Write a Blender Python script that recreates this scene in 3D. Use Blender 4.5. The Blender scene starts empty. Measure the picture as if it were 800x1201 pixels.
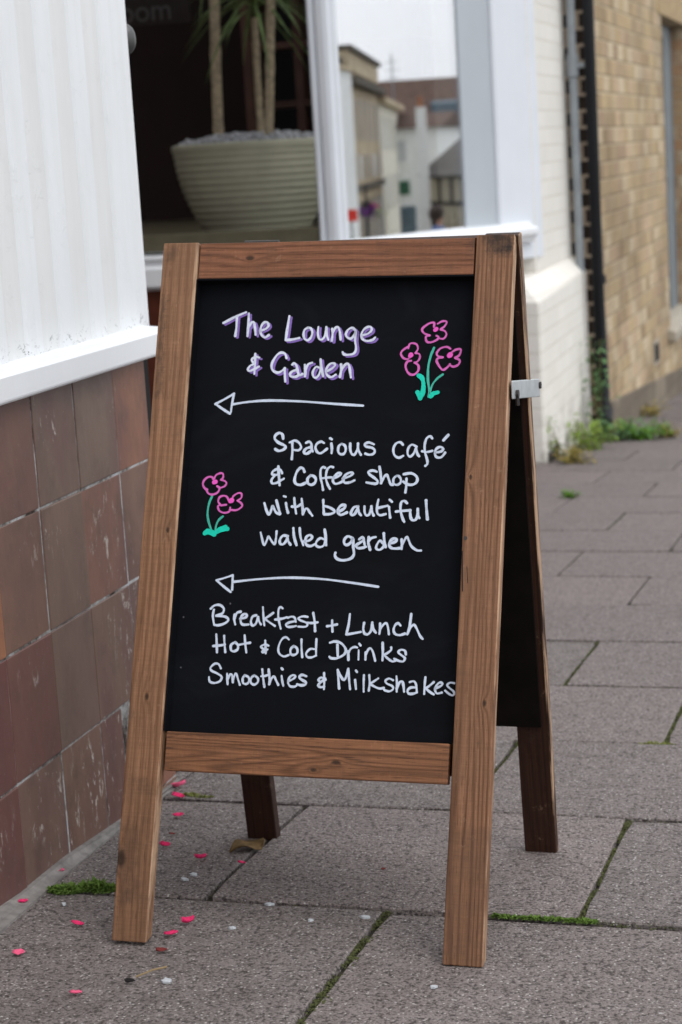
import bpy, bmesh, math, random
from mathutils import Vector, Matrix
C = bpy.context.scene.collection
SC = bpy.context.scene
R_ = math.radians

# ---------------------------------------------------------------- camera
cam = bpy.data.cameras.new('camera'); camo = bpy.data.objects.new('camera', cam); C.objects.link(camo)
SC.camera = camo
# exact axes measured from the vanishing points of the street
_p, _y, _r = 0.1799234, 0.2818769, -0.0612404
F = Vector((-math.sin(_y)*math.cos(_p), math.cos(_y)*math.cos(_p), -math.sin(_p)))
r0 = F.cross(Vector((0, 0, 1))).normalized(); u0 = r0.cross(F)
right = r0*math.cos(_r) + u0*math.sin(_r); upv = u0*math.cos(_r) - r0*math.sin(_r)
M = Matrix((right, upv, -F)).transposed().to_4x4(); M.translation = Vector((0, 0, 0.774))
camo.matrix_world = M
cam.sensor_fit = 'VERTICAL'; cam.sensor_height = 36.0; cam.sensor_width = 24.0
cam.lens = 2295.7/1201*36.0
cam.clip_start = 0.05; cam.clip_end = 2000
cam.dof.use_dof = True; cam.dof.focus_distance = 2.25; cam.dof.aperture_fstop = 9.0

# ---------------------------------------------------------------- light
SUN_EL, SUN_AZ = R_(52), R_(125)      # azimuth measured clockwise from +Y (street direction)
w = bpy.data.worlds.new("World"); SC.world = w; w.use_nodes = True
nt = w.node_tree; bg = nt.nodes['Background']
sky = nt.nodes.new('ShaderNodeTexSky'); sky.sky_type = 'NISHITA'; sky.sun_disc = False
sky.sun_elevation = SUN_EL; sky.sun_rotation = SUN_AZ
sky.air_density = 1.0; sky.dust_density = 2.0; sky.ozone_density = 1.0
hs = nt.nodes.new('ShaderNodeHueSaturation'); hs.inputs['Saturation'].default_value = 0.22
nt.links.new(sky.outputs[0], hs.inputs['Color'])
# overcast: a bright, faintly mottled cloud deck over most of the sky
tcw = nt.nodes.new('ShaderNodeTexCoord'); cl = nt.nodes.new('ShaderNodeTexNoise'); nt.links.new(tcw.outputs['Generated'], cl.inputs['Vector'])
cl.inputs['Scale'].default_value = 3.5; cl.inputs['Detail'].default_value = 6
cr = nt.nodes.new('ShaderNodeValToRGB'); nt.links.new(cl.outputs['Fac'], cr.inputs[0])
cr.color_ramp.elements[0].position = 0.3; cr.color_ramp.elements[0].color = (9.3, 9.6, 10.1, 1)
cr.color_ramp.elements[1].position = 0.7; cr.color_ramp.elements[1].color = (12.2, 12.4, 12.7, 1)
# an overcast sky is dimmer towards the horizon
sxw = nt.nodes.new('ShaderNodeSeparateXYZ'); nt.links.new(tcw.outputs['Generated'], sxw.inputs[0])
hzr = nt.nodes.new('ShaderNodeMapRange'); nt.links.new(sxw.outputs[2], hzr.inputs[0]); hzr.inputs[1].default_value = 0.0; hzr.inputs[2].default_value = 0.55; hzr.inputs[3].default_value = 0.78; hzr.inputs[4].default_value = 1.06
cmw = nt.nodes.new('ShaderNodeVectorMath'); cmw.operation = 'SCALE'; nt.links.new(cr.outputs[0], cmw.inputs[0]); nt.links.new(hzr.outputs[0], cmw.inputs['Scale'])
mxw = nt.nodes.new('ShaderNodeMix'); mxw.data_type = 'RGBA'; mxw.inputs[0].default_value = 0.82
nt.links.new(hs.outputs[0], mxw.inputs[6]); nt.links.new(cmw.outputs[0], mxw.inputs[7]); nt.links.new(mxw.outputs[2], bg.inputs[0])
bg.inputs[1].default_value = 0.125
sl = bpy.data.lights.new('sun', 'SUN'); sl.energy = 0.7; sl.angle = R_(30); sl.color = (1.0, 0.965, 0.92)
so = bpy.data.objects.new('sun', sl); C.objects.link(so)
sd = Vector((math.sin(SUN_AZ)*math.cos(SUN_EL), math.cos(SUN_AZ)*math.cos(SUN_EL), math.sin(SUN_EL)))
so.rotation_euler = sd.to_track_quat('Z', 'Y').to_euler()
SC.view_settings.view_transform = 'Standard'; SC.view_settings.look = 'None'
SC.view_settings.gamma = 1; SC.view_settings.exposure = 0.28; SC.view_settings.use_curve_mapping = False

# ---------------------------------------------------------------- helpers
rnd = random.Random(11)
def gz(x, y): return -0.0689*y - 0.0091*x
def terr(x, y): return gz(x, y) - 0.03*max(0.0, x-6)

class Mat:
    """small procedural material builder"""
    def __init__(s, name, rough=0.7, spec=0.3):
        s.m = bpy.data.materials.new(name); s.m.use_nodes = True
        s.t = s.m.node_tree; s.b = s.t.nodes['Principled BSDF']
        s.b.inputs['Roughness'].default_value = rough
        s.b.inputs['Specular IOR Level'].default_value = spec
        s.co = s.t.nodes.new('ShaderNodeTexCoord')
    def n(s, typ, **kw):
        nd = s.t.nodes.new(typ)
        for k, v in kw.items(): setattr(nd, k, v)
        return nd
    def link(s, a, b): s.t.links.new(a, b)
    def put(s, sock, v):
        if hasattr(v, 'is_output'): s.link(v, sock)
        elif isinstance(v, (tuple, list)): sock.default_value = (*v, 1.0) if len(v) == 3 and sock.type == 'RGBA' else v
        else: sock.default_value = v
    def coords(s, kind='Object', scale=(1, 1, 1), rot=(0, 0, 0), loc=(0, 0, 0)):
        mp = s.n('ShaderNodeMapping'); s.link(s.co.outputs[kind], mp.inputs[0])
        mp.inputs['Scale'].default_value = scale; mp.inputs['Rotation'].default_value = rot; mp.inputs['Location'].default_value = loc
        return mp.outputs[0]
    def noise(s, co, scale, detail=4, rough=0.6, dist=0.0):
        nd = s.n('ShaderNodeTexNoise'); s.link(co, nd.inputs['Vector'])
        nd.inputs['Scale'].default_value = scale; nd.inputs['Detail'].default_value = detail
        nd.inputs['Roughness'].default_value = rough; nd.inputs['Distortion'].default_value = dist
        return nd.outputs['Fac']
    def voro(s, co, scale, feature='F1', out='Distance', rand=1.0):
        nd = s.n('ShaderNodeTexVoronoi', feature=feature); s.link(co, nd.inputs['Vector'])
        nd.inputs['Scale'].default_value = scale; nd.inputs['Randomness'].default_value = rand
        return nd.outputs[out]
    def ramp(s, fac, stops, interp='LINEAR'):
        nd = s.n('ShaderNodeValToRGB'); s.link(fac, nd.inputs[0]); cr = nd.color_ramp; cr.interpolation = interp
        while len(cr.elements) < len(stops): cr.elements.new(0.5)
        for e, (p, c) in zip(cr.elements, stops):
            e.position = p; e.color = (*c, 1) if not isinstance(c, (int, float)) else (c, c, c, 1)
        return nd.outputs[0]
    def mix(s, fac, a, b, mode='MIX'):
        nd = s.n('ShaderNodeMix', data_type='RGBA', blend_type=mode)
        s.put(nd.inputs[0], fac); s.put(nd.inputs[6], a); s.put(nd.inputs[7], b)
        return nd.outputs[2]
    def math(s, op, a, b=0.0, c=0.0, clamp=False):
        nd = s.n('ShaderNodeMath', operation=op, use_clamp=clamp)
        s.put(nd.inputs[0], a); s.put(nd.inputs[1], b); s.put(nd.inputs[2], c)
        return nd.outputs[0]
    def attr(s, name):
        nd = s.n('ShaderNodeAttribute', attribute_name=name); return nd.outputs['Fac']
    def sep(s, co):
        nd = s.n('ShaderNodeSeparateXYZ'); s.link(co, nd.inputs[0]); return nd.outputs
    def comb(s, x, y, z):
        nd = s.n('ShaderNodeCombineXYZ')
        for i, v in enumerate((x, y, z)): s.put(nd.inputs[i], v)
        return nd.outputs[0]
    def color(s, c): s.put(s.b.inputs['Base Color'], c)
    def rough(s, c): s.put(s.b.inputs['Roughness'], c)
    def bump(s, h, strength=0.3, dist=0.002):
        nd = s.n('ShaderNodeBump'); s.link(h, nd.inputs['Height'])
        nd.inputs['Strength'].default_value = strength; nd.inputs['Distance'].default_value = dist
        if s.b.inputs['Normal'].is_linked: s.link(s.b.inputs['Normal'].links[0].from_socket, nd.inputs['Normal'])
        s.link(nd.outputs[0], s.b.inputs['Normal'])

def plain(name, c, rough=0.7, var=0.15, scale=20, spec=0.3, metal=0.0, bump=0.0):
    m = Mat(name, rough, spec); co = m.coords('Object')
    n = m.noise(co, scale, 5)
    a = tuple(x*(1-var) for x in c); b = tuple(min(1, x*(1+var)) for x in c)
    m.color(m.ramp(n, [(0.3, a), (0.7, b)])); m.b.inputs['Metallic'].default_value = metal
    if bump: m.bump(n, bump, 0.003)
    return m.m

def obj(name, bm, mat, parent=None, smooth=False, bevel=0.0, seg=2):
    me = bpy.data.meshes.new(name)
    if bm.faces: bmesh.ops.recalc_face_normals(bm, faces=bm.faces)
    bm.to_mesh(me); bm.free()
    o = bpy.data.objects.new(name, me); C.objects.link(o)
    for mm in (mat if isinstance(mat, list) else [mat]): me.materials.append(mm)
    if smooth:
        for p in me.polygons: p.use_smooth = True
    if bevel:
        md = o.modifiers.new('bevel', 'BEVEL'); md.width = bevel; md.segments = seg; md.limit_method = 'ANGLE'; md.angle_limit = R_(40)
        md.harden_normals = False
    if parent: o.parent = parent
    return o
def thing(name, label, cat, loc=(0, 0, 0), group=None, mat=None):
    o = bpy.data.objects.new(name, None); C.objects.link(o)
    o.empty_display_size = 0.05
    if mat is not None: o.matrix_world = mat
    else: o.location = loc
    o['label'] = label; o['category'] = cat
    if group: o['group'] = group
    return o
def tag(o, label, cat, group=None):
    o['label'] = label; o['category'] = cat
    if group: o['group'] = group
    return o
def struct(o): o['kind'] = 'structure'; return o
def off(o, t):
    """world-space mesh parented to an empty standing at t"""
    o.matrix_parent_inverse = Matrix.Translation(-Vector(t)); return o

def box(bm, x0, x1, y0, y1, z0, z1):
    vs = [bm.verts.new(p) for p in ((x0, y0, z0), (x1, y0, z0), (x1, y1, z0), (x0, y1, z0), (x0, y0, z1), (x1, y0, z1), (x1, y1, z1), (x0, y1, z1))]
    for f in ((0, 3, 2, 1), (4, 5, 6, 7), (0, 1, 5, 4), (1, 2, 6, 5), (2, 3, 7, 6), (3, 0, 4, 7)): bm.faces.new([vs[i] for i in f])
    return vs
def B(*a):
    bm = bmesh.new(); box(bm, *a); return bm
def hexa(bm, pts):
    """eight corners: bottom ring of four then top ring"""
    vs = [bm.verts.new(p) for p in pts]
    for f in ((0, 3, 2, 1), (4, 5, 6, 7), (0, 1, 5, 4), (1, 2, 6, 5), (2, 3, 7, 6), (3, 0, 4, 7)): bm.faces.new([vs[i] for i in f])
    return vs
def prism(bm, poly, z0, z1):
    n = len(poly); zz = (lambda z, p: z(p) if callable(z) else z)
    a = [bm.verts.new((p[0], p[1], zz(z0, p))) for p in poly]; b = [bm.verts.new((p[0], p[1], zz(z1, p))) for p in poly]
    bm.faces.new(a[::-1]); bm.faces.new(b)
    for i in range(n): bm.faces.new((a[i], a[(i+1) % n], b[(i+1) % n], b[i]))
def extr(bm, prof, axis, a0, a1):
    """profile of (p,q) extruded along axis: 'y' -> (p=x, q=z); 'x' -> (p=y, q=z)"""
    f = (lambda p, q, t: (p, t, q)) if axis == 'y' else (lambda p, q, t: (t, p, q))
    A = [bm.verts.new(f(p, q, a0)) for p, q in prof]; Bv = [bm.verts.new(f(p, q, a1)) for p, q in prof]
    n = len(prof); bm.faces.new(A[::-1]); bm.faces.new(Bv)
    for i in range(n): bm.faces.new((A[i], A[(i+1) % n], Bv[(i+1) % n], Bv[i]))
def tube(bm, pts, r, seg=12, cap=True):
    pts = [Vector(p) for p in pts]; rs = r if isinstance(r, (list, tuple)) else [r]*len(pts)
    rings = []; ref = None
    for i, p in enumerate(pts):
        d = (pts[min(i+1, len(pts)-1)] - pts[max(i-1, 0)]).normalized()
        if ref is None: ref = Vector((1, 0, 0)) if abs(d.x) < 0.9 else Vector((0, 1, 0))
        a = (ref - d*ref.dot(d)).normalized(); b = d.cross(a); ref = a
        rings.append([bm.verts.new(p + (a*math.cos(2*math.pi*k/seg) + b*math.sin(2*math.pi*k/seg))*rs[i]) for k in range(seg)])
    for i in range(len(rings)-1):
        for k in range(seg): bm.faces.new((rings[i][k], rings[i][(k+1) % seg], rings[i+1][(k+1) % seg], rings[i+1][k]))
    if cap: bm.faces.new(rings[0][::-1]); bm.faces.new(rings[-1])
def lathe(bm, prof, seg=48, cx=0, cy=0):
    rings = [[bm.verts.new((cx+r*math.cos(2*math.pi*k/seg), cy+r*math.sin(2*math.pi*k/seg), z)) for k in range(seg)] for r, z in prof]
    for i in range(len(rings)-1):
        for k in range(seg): bm.faces.new((rings[i][k], rings[i][(k+1) % seg], rings[i+1][(k+1) % seg], rings[i+1][k]))
    bm.faces.new(rings[0][::-1]); bm.faces.new(rings[-1])
def blob(bm, p, r, sub=1, jit=0.3, sq=(1, 1, 1), rg=rnd):
    res = bmesh.ops.create_icosphere(bm, subdivisions=sub, radius=1.0)
    for v in res['verts']:
        k = r*(1 + rg.uniform(-jit, jit)); v.co = Vector((p[0]+v.co.x*k*sq[0], p[1]+v.co.y*k*sq[1], p[2]+v.co.z*k*sq[2]))
def leaf(bm, p, d, length, width, bend=0.3, up=Vector((0, 0, 1)), n=3, fold=0.15):
    """a small pointed leaf growing from p along d"""
    d = Vector(d).normalized(); s = d.cross(up)
    if s.length < 1e-3: s = Vector((1, 0, 0))
    s.normalize(); nrm = s.cross(d).normalized(); p = Vector(p)
    L = []; Rr = []; Md = []
    for i in range(n+1):
        t = i/n; c = p + d*length*t - up*bend*length*t*t
        wd = width*0.5*math.sin(math.pi*(0.08+0.92*t)**0.8) if i < n else 0.0
        Md.append(bm.verts.new(c)); L.append(bm.verts.new(c - s*wd + nrm*fold*wd)); Rr.append(bm.verts.new(c + s*wd + nrm*fold*wd))
    for i in range(n):
        bm.faces.new((L[i], Md[i], Md[i+1], L[i+1])); bm.faces.new((Md[i], Rr[i], Rr[i+1], Md[i+1]))
# ---------------------------------------------------------------- materials
def wood_mat(name, vertical, seed, c0, c1, knots=(), dark_areas=None, edges=(), turn=34.0, rings=620.0):
    m = Mat(name, 0.62, 0.25)
    sc = (1, 1, 1)
    co0 = m.coords('Object', loc=(seed*1.7, seed*0.9, seed*2.3))
    along = 'z' if vertical else 'x'
    stretch = (1, 1, 0.055) if vertical else (0.055, 1, 1)
    cs = m.coords('Object', scale=stretch, loc=(seed*1.7, seed*0.9, seed*2.3))
    warp = m.noise(cs, 22, 2, 0.5)                       # slow wander of the rings
    s = m.sep(co0); across = s[0] if vertical else s[2]
    # rings: fine parallel lines drifting with the wander, cathedral figures where it turns
    ph = m.math('MULTIPLY_ADD', warp, turn, m.math('MULTIPLY', across, rings))
    extra = None
    kd = None
    for (kx, kz, kr) in knots:
        obx = m.sep(m.co.outputs['Object'])
        dx = m.math('SUBTRACT', obx[0], kx); dz = m.math('SUBTRACT', obx[2], kz)
        if vertical: dz = m.math('MULTIPLY', dz, 0.55)
        else: dx = m.math('MULTIPLY', dx, 0.55)
        dd = m.math('SQRT', m.math('ADD', m.math('MULTIPLY', dx, dx), m.math('MULTIPLY', dz, dz)))
        swirl = m.math('DIVIDE', kr*16, m.math('ADD', dd, kr*0.9))
        ph = m.math('ADD', ph, swirl)
        k1 = m.math('SUBTRACT', 1.0, m.math('DIVIDE', dd, kr), clamp=True)
        kd = k1 if kd is None else m.math('MAXIMUM', kd, k1)
    wave = m.math('MULTIPLY_ADD', m.math('SINE', ph), 0.5, 0.5)
    wave = m.math('POWER', wave, 2.2)
    fine = m.noise(m.coords('Object', scale=(1, 1, 0.02) if vertical else (0.02, 1, 1), loc=(seed, 0, seed)), 420, 3, 0.7)
    blot = m.noise(co0, 6.5, 5, 0.65)
    base = m.mix(m.math('MULTIPLY', wave, m.ramp(m.noise(cs, 14, 3, 0.6), [(0.3, 0.45), (0.65, 1.0)])), c0, c1)
    base = m.mix(m.ramp(fine, [(0.35, 0.0), (0.7, 0.6)]), base, tuple(x*0.5 for x in c1))
    base = m.mix(m.ramp(blot, [(0.36, 0.0), (0.68, 0.72)]), base, tuple(x*0.55 for x in c0))
    # saw marks running across the plank and dark open pores along it
    saw = m.noise(m.coords('Object', scale=(0.05, 1, 1) if vertical else (1, 1, 0.05), loc=(seed, 3, seed)), 330, 2, 0.6)
    base = m.mix(m.ramp(saw, [(0.40, 0.20), (0.60, 0.0)]), base, tuple(x*0.45 for x in c0))
    pore = m.noise(m.coords('Object', scale=(1, 1, 0.06) if vertical else (0.06, 1, 1), loc=(seed*3, 0, 1)), 760, 2, 0.5)
    base = m.mix(m.ramp(pore, [(0.58, 0.0), (0.70, 0.55)]), base, tuple(x*0.4 for x in c1))
    dirt = m.noise(co0, 26, 6, 0.75); base = m.mix(m.ramp(dirt, [(0.55, 0.0), (0.78, 0.45)]), base, (0.075, 0.048, 0.033))
    wear = m.noise(co0, 60, 5, 0.75)
    base = m.mix(m.ramp(wear, [(0.62, 0.0), (0.8, 0.4)]), base, (0.50, 0.33, 0.21))
    if edges:
        o = m.sep(m.co.outputs['Object']); e = None
        for ex in edges:
            q = m.math('LESS_THAN', m.math('ABSOLUTE', m.math('SUBTRACT', o[0], ex)), 0.0011); e = q if e is None else m.math('MAXIMUM', e, q)
        base = m.mix(m.math('MULTIPLY', e, m.ramp(m.noise(m.coords('Object', scale=(1, 1, .12)), 55, 4, .7), [(0.42, 0.0), (0.58, 0.8)])), base, (0.55, 0.36, 0.23))
    if kd is not None:
        base = m.mix(m.ramp(kd, [(0.0, 0.0), (0.5, 0.85), (1, 1.0)]), base, (0.035, 0.018, 0.010))
    if dark_areas:
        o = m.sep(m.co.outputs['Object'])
        for (x0, x1, z0, z1, amt) in dark_areas:  # local stains, and on the stiles a darker foot
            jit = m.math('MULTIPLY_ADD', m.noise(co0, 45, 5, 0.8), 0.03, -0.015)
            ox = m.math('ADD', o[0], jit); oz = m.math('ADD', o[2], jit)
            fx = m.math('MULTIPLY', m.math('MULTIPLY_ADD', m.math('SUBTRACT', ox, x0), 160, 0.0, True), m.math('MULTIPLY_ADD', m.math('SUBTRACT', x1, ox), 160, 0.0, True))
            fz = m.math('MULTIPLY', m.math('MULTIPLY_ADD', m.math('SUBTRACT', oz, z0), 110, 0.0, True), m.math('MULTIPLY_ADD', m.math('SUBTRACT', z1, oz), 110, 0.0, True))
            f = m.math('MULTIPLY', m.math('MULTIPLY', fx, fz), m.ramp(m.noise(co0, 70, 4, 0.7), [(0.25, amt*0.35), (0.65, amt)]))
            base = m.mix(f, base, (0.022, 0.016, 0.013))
    m.color(base)
    m.rough(m.ramp(fine, [(0.3, 0.5), (0.7, 0.75)]))
    m.bump(wave, 0.15, 0.0015); m.bump(fine, 0.45, 0.0012); m.bump(saw, 0.30, 0.0010)
    return m.m

WC0, WC1 = (0.385, 0.195, 0.108), (0.235, 0.105, 0.052)
W_left = wood_mat('wood_left_stile', True, 1.3, (0.335, 0.172, 0.092), (0.150, 0.067, 0.032), knots=[(0.033, 0.497, 0.0028), (0.022, 0.292, 0.0032), (0.004, 0.098, 0.008)], dark_areas=[(0.0, 0.014, 0.66, 0.80, 0.6), (0.002, 0.02, 0.835, 0.862, 0.45), (0.0, 0.03, 0.04, 0.14, 0.30), (0.0, 0.05, -0.02, 0.20, 0.24)], edges=(0.0435, 0.0452, 0.047))  # last dark area deepens the foot of the stile
W_right = wood_mat('wood_right_stile', True, 4.1, (0.320, 0.157, 0.083), (0.105, 0.045, 0.021), knots=[(0.407, 0.567, 0.0022), (0.436, 0.30, 0.0030)], turn=42.0, rings=900.0, dark_areas=[(0.414, 0.449, 0.836, 0.875, 0.97), (0.403, 0.43, 0.852, 0.875, 0.7), (0.39, 0.46, -0.02, 0.16, 0.26)], edges=(0.4475,))  # here too the last area is the darker foot
W_top = wood_mat('wood_top_rail', False, 7.7, (0.300, 0.123, 0.062), (0.105, 0.038, 0.019), knots=[(0.115, 0.842, 0.0038)], dark_areas=[(0.30, 0.37, 0.812, 0.820, 0.8), (0.39, 0.402, 0.845, 0.866, 0.7)])
W_bot = wood_mat('wood_bottom_rail', False, 2.2, (0.330, 0.143, 0.068), (0.050, 0.020, 0.010), knots=[(0.262, 0.224, 0.004), (0.235, 0.214, 0.003)], turn=95.0, rings=380.0, dark_areas=[(0.05, 0.13, 0.246, 0.256, 0.9)])
W_rear_shade = wood_mat('wood_rear_shaded', True, 9.4, (0.050, 0.018, 0.009), (0.018, 0.0065, 0.0035), edges=(0.4395,))  # timber colour darkened to carry the shade inside the board
W_rearh_shade = wood_mat('wood_rear_rail_shaded', False, 5.4, (0.085, 0.032, 0.015), (0.030, 0.011, 0.006))  # rear rails likewise have the inner shade in their colour

def black_mat():
    m = Mat('blackboard_paint', 0.8, 0.1); co = m.coords('Object')
    n = m.noise(co, 7, 5, 0.65); f = m.noise(m.coords('Object', scale=(1, 1, 0.25)), 160, 4, 0.7)
    c = m.ramp(n, [(0.3, (0.0024, 0.0028, 0.0042)), (0.75, (0.0044, 0.0051, 0.0076))])
    c = m.mix(m.ramp(f, [(0.66, 0.0), (0.85, 0.35)]), c, (0.03, 0.032, 0.04))
    dots = m.voro(co, 16); c = m.mix(m.math('LESS_THAN', dots, 0.018), c, (0.10, 0.10, 0.11))
    hz = m.noise(m.coords('Object', scale=(0.5, 1, 1.0), rot=(0, 0.5, 0)), 11, 6, 0.7, 0.8); c = m.mix(m.ramp(hz, [(0.52, 0.0), (0.80, 0.22)]), c, (0.020, 0.022, 0.028))
    m.color(c); m.rough(m.ramp(n, [(0.3, 0.75), (0.7, 0.9)])); m.bump(f, 0.08, 0.001)
    return m.m
M_black = black_mat()
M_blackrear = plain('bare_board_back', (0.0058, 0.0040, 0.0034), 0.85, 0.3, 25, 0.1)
def ink(name, c):
    m = Mat(name, 0.6, 0.3); co = m.coords('Object'); n = m.noise(co, 170, 5, 0.8); n2 = m.noise(co, 38, 3, 0.6)
    cc = m.mix(m.ramp(n2, [(0.4, 0.0), (0.7, 0.30)]), c, tuple(x*0.72 for x in c))
    m.color(m.mix(m.ramp(n, [(0.45, 0.0), (0.72, 0.55)]), cc, tuple(x*0.5 for x in c))); return m.m
I_white = ink('white_marker', (0.60, 0.67, 0.80)); I_title = ink('white_marker_title', (0.66, 0.69, 0.81))
I_purple = ink('purple_marker', (0.23, 0.135, 0.46)); I_pink = ink('pink_marker', (0.66, 0.13, 0.46)); I_dot = ink('pink_dot_marker', (0.82, 0.10, 0.52))
I_stem = ink('green_marker', (0.05, 0.44, 0.33)); I_leafg = ink('green_leaf_marker', (0.0, 0.60, 0.43))
M_steel = plain('zinc_steel', (0.52, 0.56, 0.58), 0.45, 0.12, 60, metal=0.6)
M_bolt = plain('dark_bolt', (0.05, 0.045, 0.042), 0.5, 0.2, 80, metal=0.5)

def paving_mat():
    m = Mat('concrete_paving', 0.85, 0.25); co = m.coords('Object')
    t = m.attr('tint')
    big = m.noise(co, 2.2, 6, 0.65); mid = m.noise(co, 28, 6, 0.7); fin = m.noise(co, 300, 3, 0.6)
    c = m.mix(big, (0.172, 0.147, 0.141), (0.272, 0.240, 0.233))
    c = m.mix(m.ramp(mid, [(0.36, 0.6), (0.6, 0.0)]), c, (0.105, 0.089, 0.084))
    c = m.mix(m.math('MULTIPLY', t, 0.70), c, (0.265, 0.220, 0.211))
    # exposed aggregate: pale and dark stones
    v = m.n('ShaderNodeTexVoronoi'); m.link(co, v.inputs['Vector']); v.inputs['Scale'].default_value = 250
    vs = m.sep(v.outputs['Color'])
    stone = m.math('MULTIPLY', m.math('LESS_THAN', v.outputs['Distance'], 0.38), m.ramp(vs[0], [(0.42, 0.0), (0.46, 1.0)], 'CONSTANT'))
    c = m.mix(m.math('MULTIPLY', stone, 0.75), c, m.ramp(vs[1], [(0.0, (0.04, 0.034, 0.033)), (0.35, (0.16, 0.125, 0.118)), (0.6, (0.34, 0.30, 0.29)), (0.9, (0.58, 0.55, 0.53))]))
    pit = m.noise(co, 150, 3, 0.6); c = m.mix(m.ramp(pit, [(0.36, 0.8), (0.50, 0.0)]), c, (0.045, 0.037, 0.035))
    c = m.mix(m.ramp(fin, [(0.34, 0.6), (0.52, 0.0)]), c, (0.045, 0.038, 0.036))
    sp = m.voro(co, 13); c = m.mix(m.math('LESS_THAN', sp, 0.022), c, (0.42, 0.42, 0.41))
    gum = m.voro(m.coords('Object', loc=(3.1, 7.7, 0)), 3.1); gm = m.math('LESS_THAN', m.math('ADD', gum, m.math('MULTIPLY', mid, 0.05)), 0.065)
    c = m.mix(m.math('MULTIPLY', gm, 0.5), c, (0.06, 0.055, 0.052))
    m.color(c); m.bump(m.math('ADD', m.math('MULTIPLY', pit, 1.2), m.math('MULTIPLY', stone, 0.6)), 0.9, 0.004); m.bump(mid, 0.25, 0.004)
    return m.m
M_pave = paving_mat()
M_joint = plain('joint_dirt', (0.045, 0.040, 0.027), 0.95, 0.4, 60)
M_asph = plain('asphalt', (0.05, 0.05, 0.052), 0.9, 0.25, 90, bump=0.4)
M_kerb = plain('kerb_granite', (0.24, 0.23, 0.22), 0.85, 0.2, 60, bump=0.3)
M_ground = plain('ground_earth', (0.10, 0.10, 0.075), 0.95, 0.3, 1.5)

def white_paint(name, c=(0.78, 0.80, 0.83), crack=False):
    m = Mat(name, 0.42, 0.4); co = m.coords('Object')
    n = m.noise(co, 5, 5, 0.6); f = m.noise(m.coords('Object', scale=(1, 1, 0.15)), 70, 4, 0.65)
    col = m.mix(m.ramp(n, [(0.35, 0.0), (0.75, 0.5)]), c, tuple(x*0.9 for x in c))
    d = m.noise(co, 35, 6, 0.75); col = m.mix(m.ramp(d, [(0.66, 0.0), (0.82, 0.45)]), col, (0.52, 0.51, 0.48))
    st = m.noise(m.coords('Object', scale=(1, 1, 0.12)), 26, 4, 0.65); col = m.mix(m.ramp(st, [(0.42, 0.0), (0.62, 0.30 if crack else 0.1)]), col, tuple(x*y for x, y in zip(c, (0.86, 0.84, 0.81))))
    if crack:
        z = m.sep(co)[2]
        near = m.math('SUBTRACT', 1.0, m.math('MULTIPLY', m.math('ABSOLUTE', m.math('SUBTRACT', z, 0.541)), 48.0), clamp=True)
        cr = m.noise(m.coords('Object', scale=(1, 1, 1.6)), 48, 6, 0.8, 1.6)
        mask = m.math('MULTIPLY', near, m.ramp(cr, [(0.585, 0.0), (0.61, 1.0)]))
        col = m.mix(mask, col, (0.03, 0.026, 0.022))
        fl = m.noise(co, 16, 6, 0.7); m.bump(m.ramp(fl, [(0.58, 0.0), (0.6, 1.0)]), 0.25, 0.0015)
    m.color(col); m.bump(f, 0.10, 0.002); m.bump(m.noise(co, 60, 3), 0.08, 0.003)
    return m.m
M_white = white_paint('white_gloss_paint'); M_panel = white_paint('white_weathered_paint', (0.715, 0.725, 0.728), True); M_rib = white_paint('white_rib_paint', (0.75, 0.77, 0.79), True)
M_frame = white_paint('white_frame_paint', (0.71, 0.745, 0.80)); M_jamb = white_paint('shaded_frame_paint', (0.46, 0.50, 0.54))  # jamb paint greyed to carry the shade of its splayed face

def tile_mat():
    m = Mat('glazed_quarry_tile', 0.5, 0.25); co = m.coords('Object'); t = m.attr('tint')
    base = m.ramp(t, [(0.0, (0.142, 0.058, 0.052)), (0.25, (0.205, 0.120, 0.084)), (0.5, (0.165, 0.116, 0.094)), (0.75, (0.225, 0.108, 0.076)), (1.0, (0.34, 0.145, 0.073))])
    # fired flashing: broad vertical bands of darker purple-brown
    n = m.noise(m.coords('Object', scale=(1, 1, 0.45)), 9, 4, 0.6)
    c = m.mix(m.ramp(n, [(0.38, 0.0), (0.66, 0.75)]), base, (0.122, 0.062, 0.058))
    f = m.noise(m.coords('Object', scale=(1, 1, 0.22)), 120, 4, 0.7)
    c = m.mix(m.ramp(f, [(0.5, 0.0), (0.78, 0.35)]), c, (0.21, 0.15, 0.12))
    gr = m.noise(co, 14, 6, 0.75); c = m.mix(m.ramp(gr, [(0.5, 0.0), (0.75, 0.55)]), c, (0.07, 0.05, 0.04))
    fk = m.noise(co, 210, 3, 0.7); c = m.mix(m.ramp(fk, [(0.66, 0.0), (0.74, 0.5)]), c, (0.36, 0.29, 0.24))
    # lime scratches and drips
    s = m.noise(m.coords('Object', scale=(1, 1, 0.42)), 62, 6, 0.8, 0.5)
    pat = m.noise(co, 4.5, 3, 0.6)
    mask = m.math('MULTIPLY', m.ramp(s, [(0.585, 0.0), (0.615, 0.9)]), m.ramp(m.math('ADD', pat, m.math('MULTIPLY', m.sep(co)[2], -0.22)), [(0.46, 0.0), (0.58, 1.0)]))
    c = m.mix(mask, c, (0.50, 0.46, 0.42))
    m.color(c); m.rough(m.ramp(f, [(0.3, 0.30), (0.7, 0.52)])); m.bump(m.noise(co, 30, 4), 0.1, 0.003)
    return m.m
M_tile = tile_mat()
def grout_mat():
    m = Mat('pale_grout', 0.95, 0.1); co = m.coords('Object'); n = m.noise(co, 17, 6, 0.75)
    m.color(m.ramp(n, [(0.38, (0.05, 0.04, 0.035)), (0.47, (0.22, 0.21, 0.20)), (0.60, (0.46, 0.47, 0.48)), (0.68, (0.34, 0.41, 0.47))])); m.bump(m.noise(co, 90, 3), .4, .002); return m.m
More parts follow.
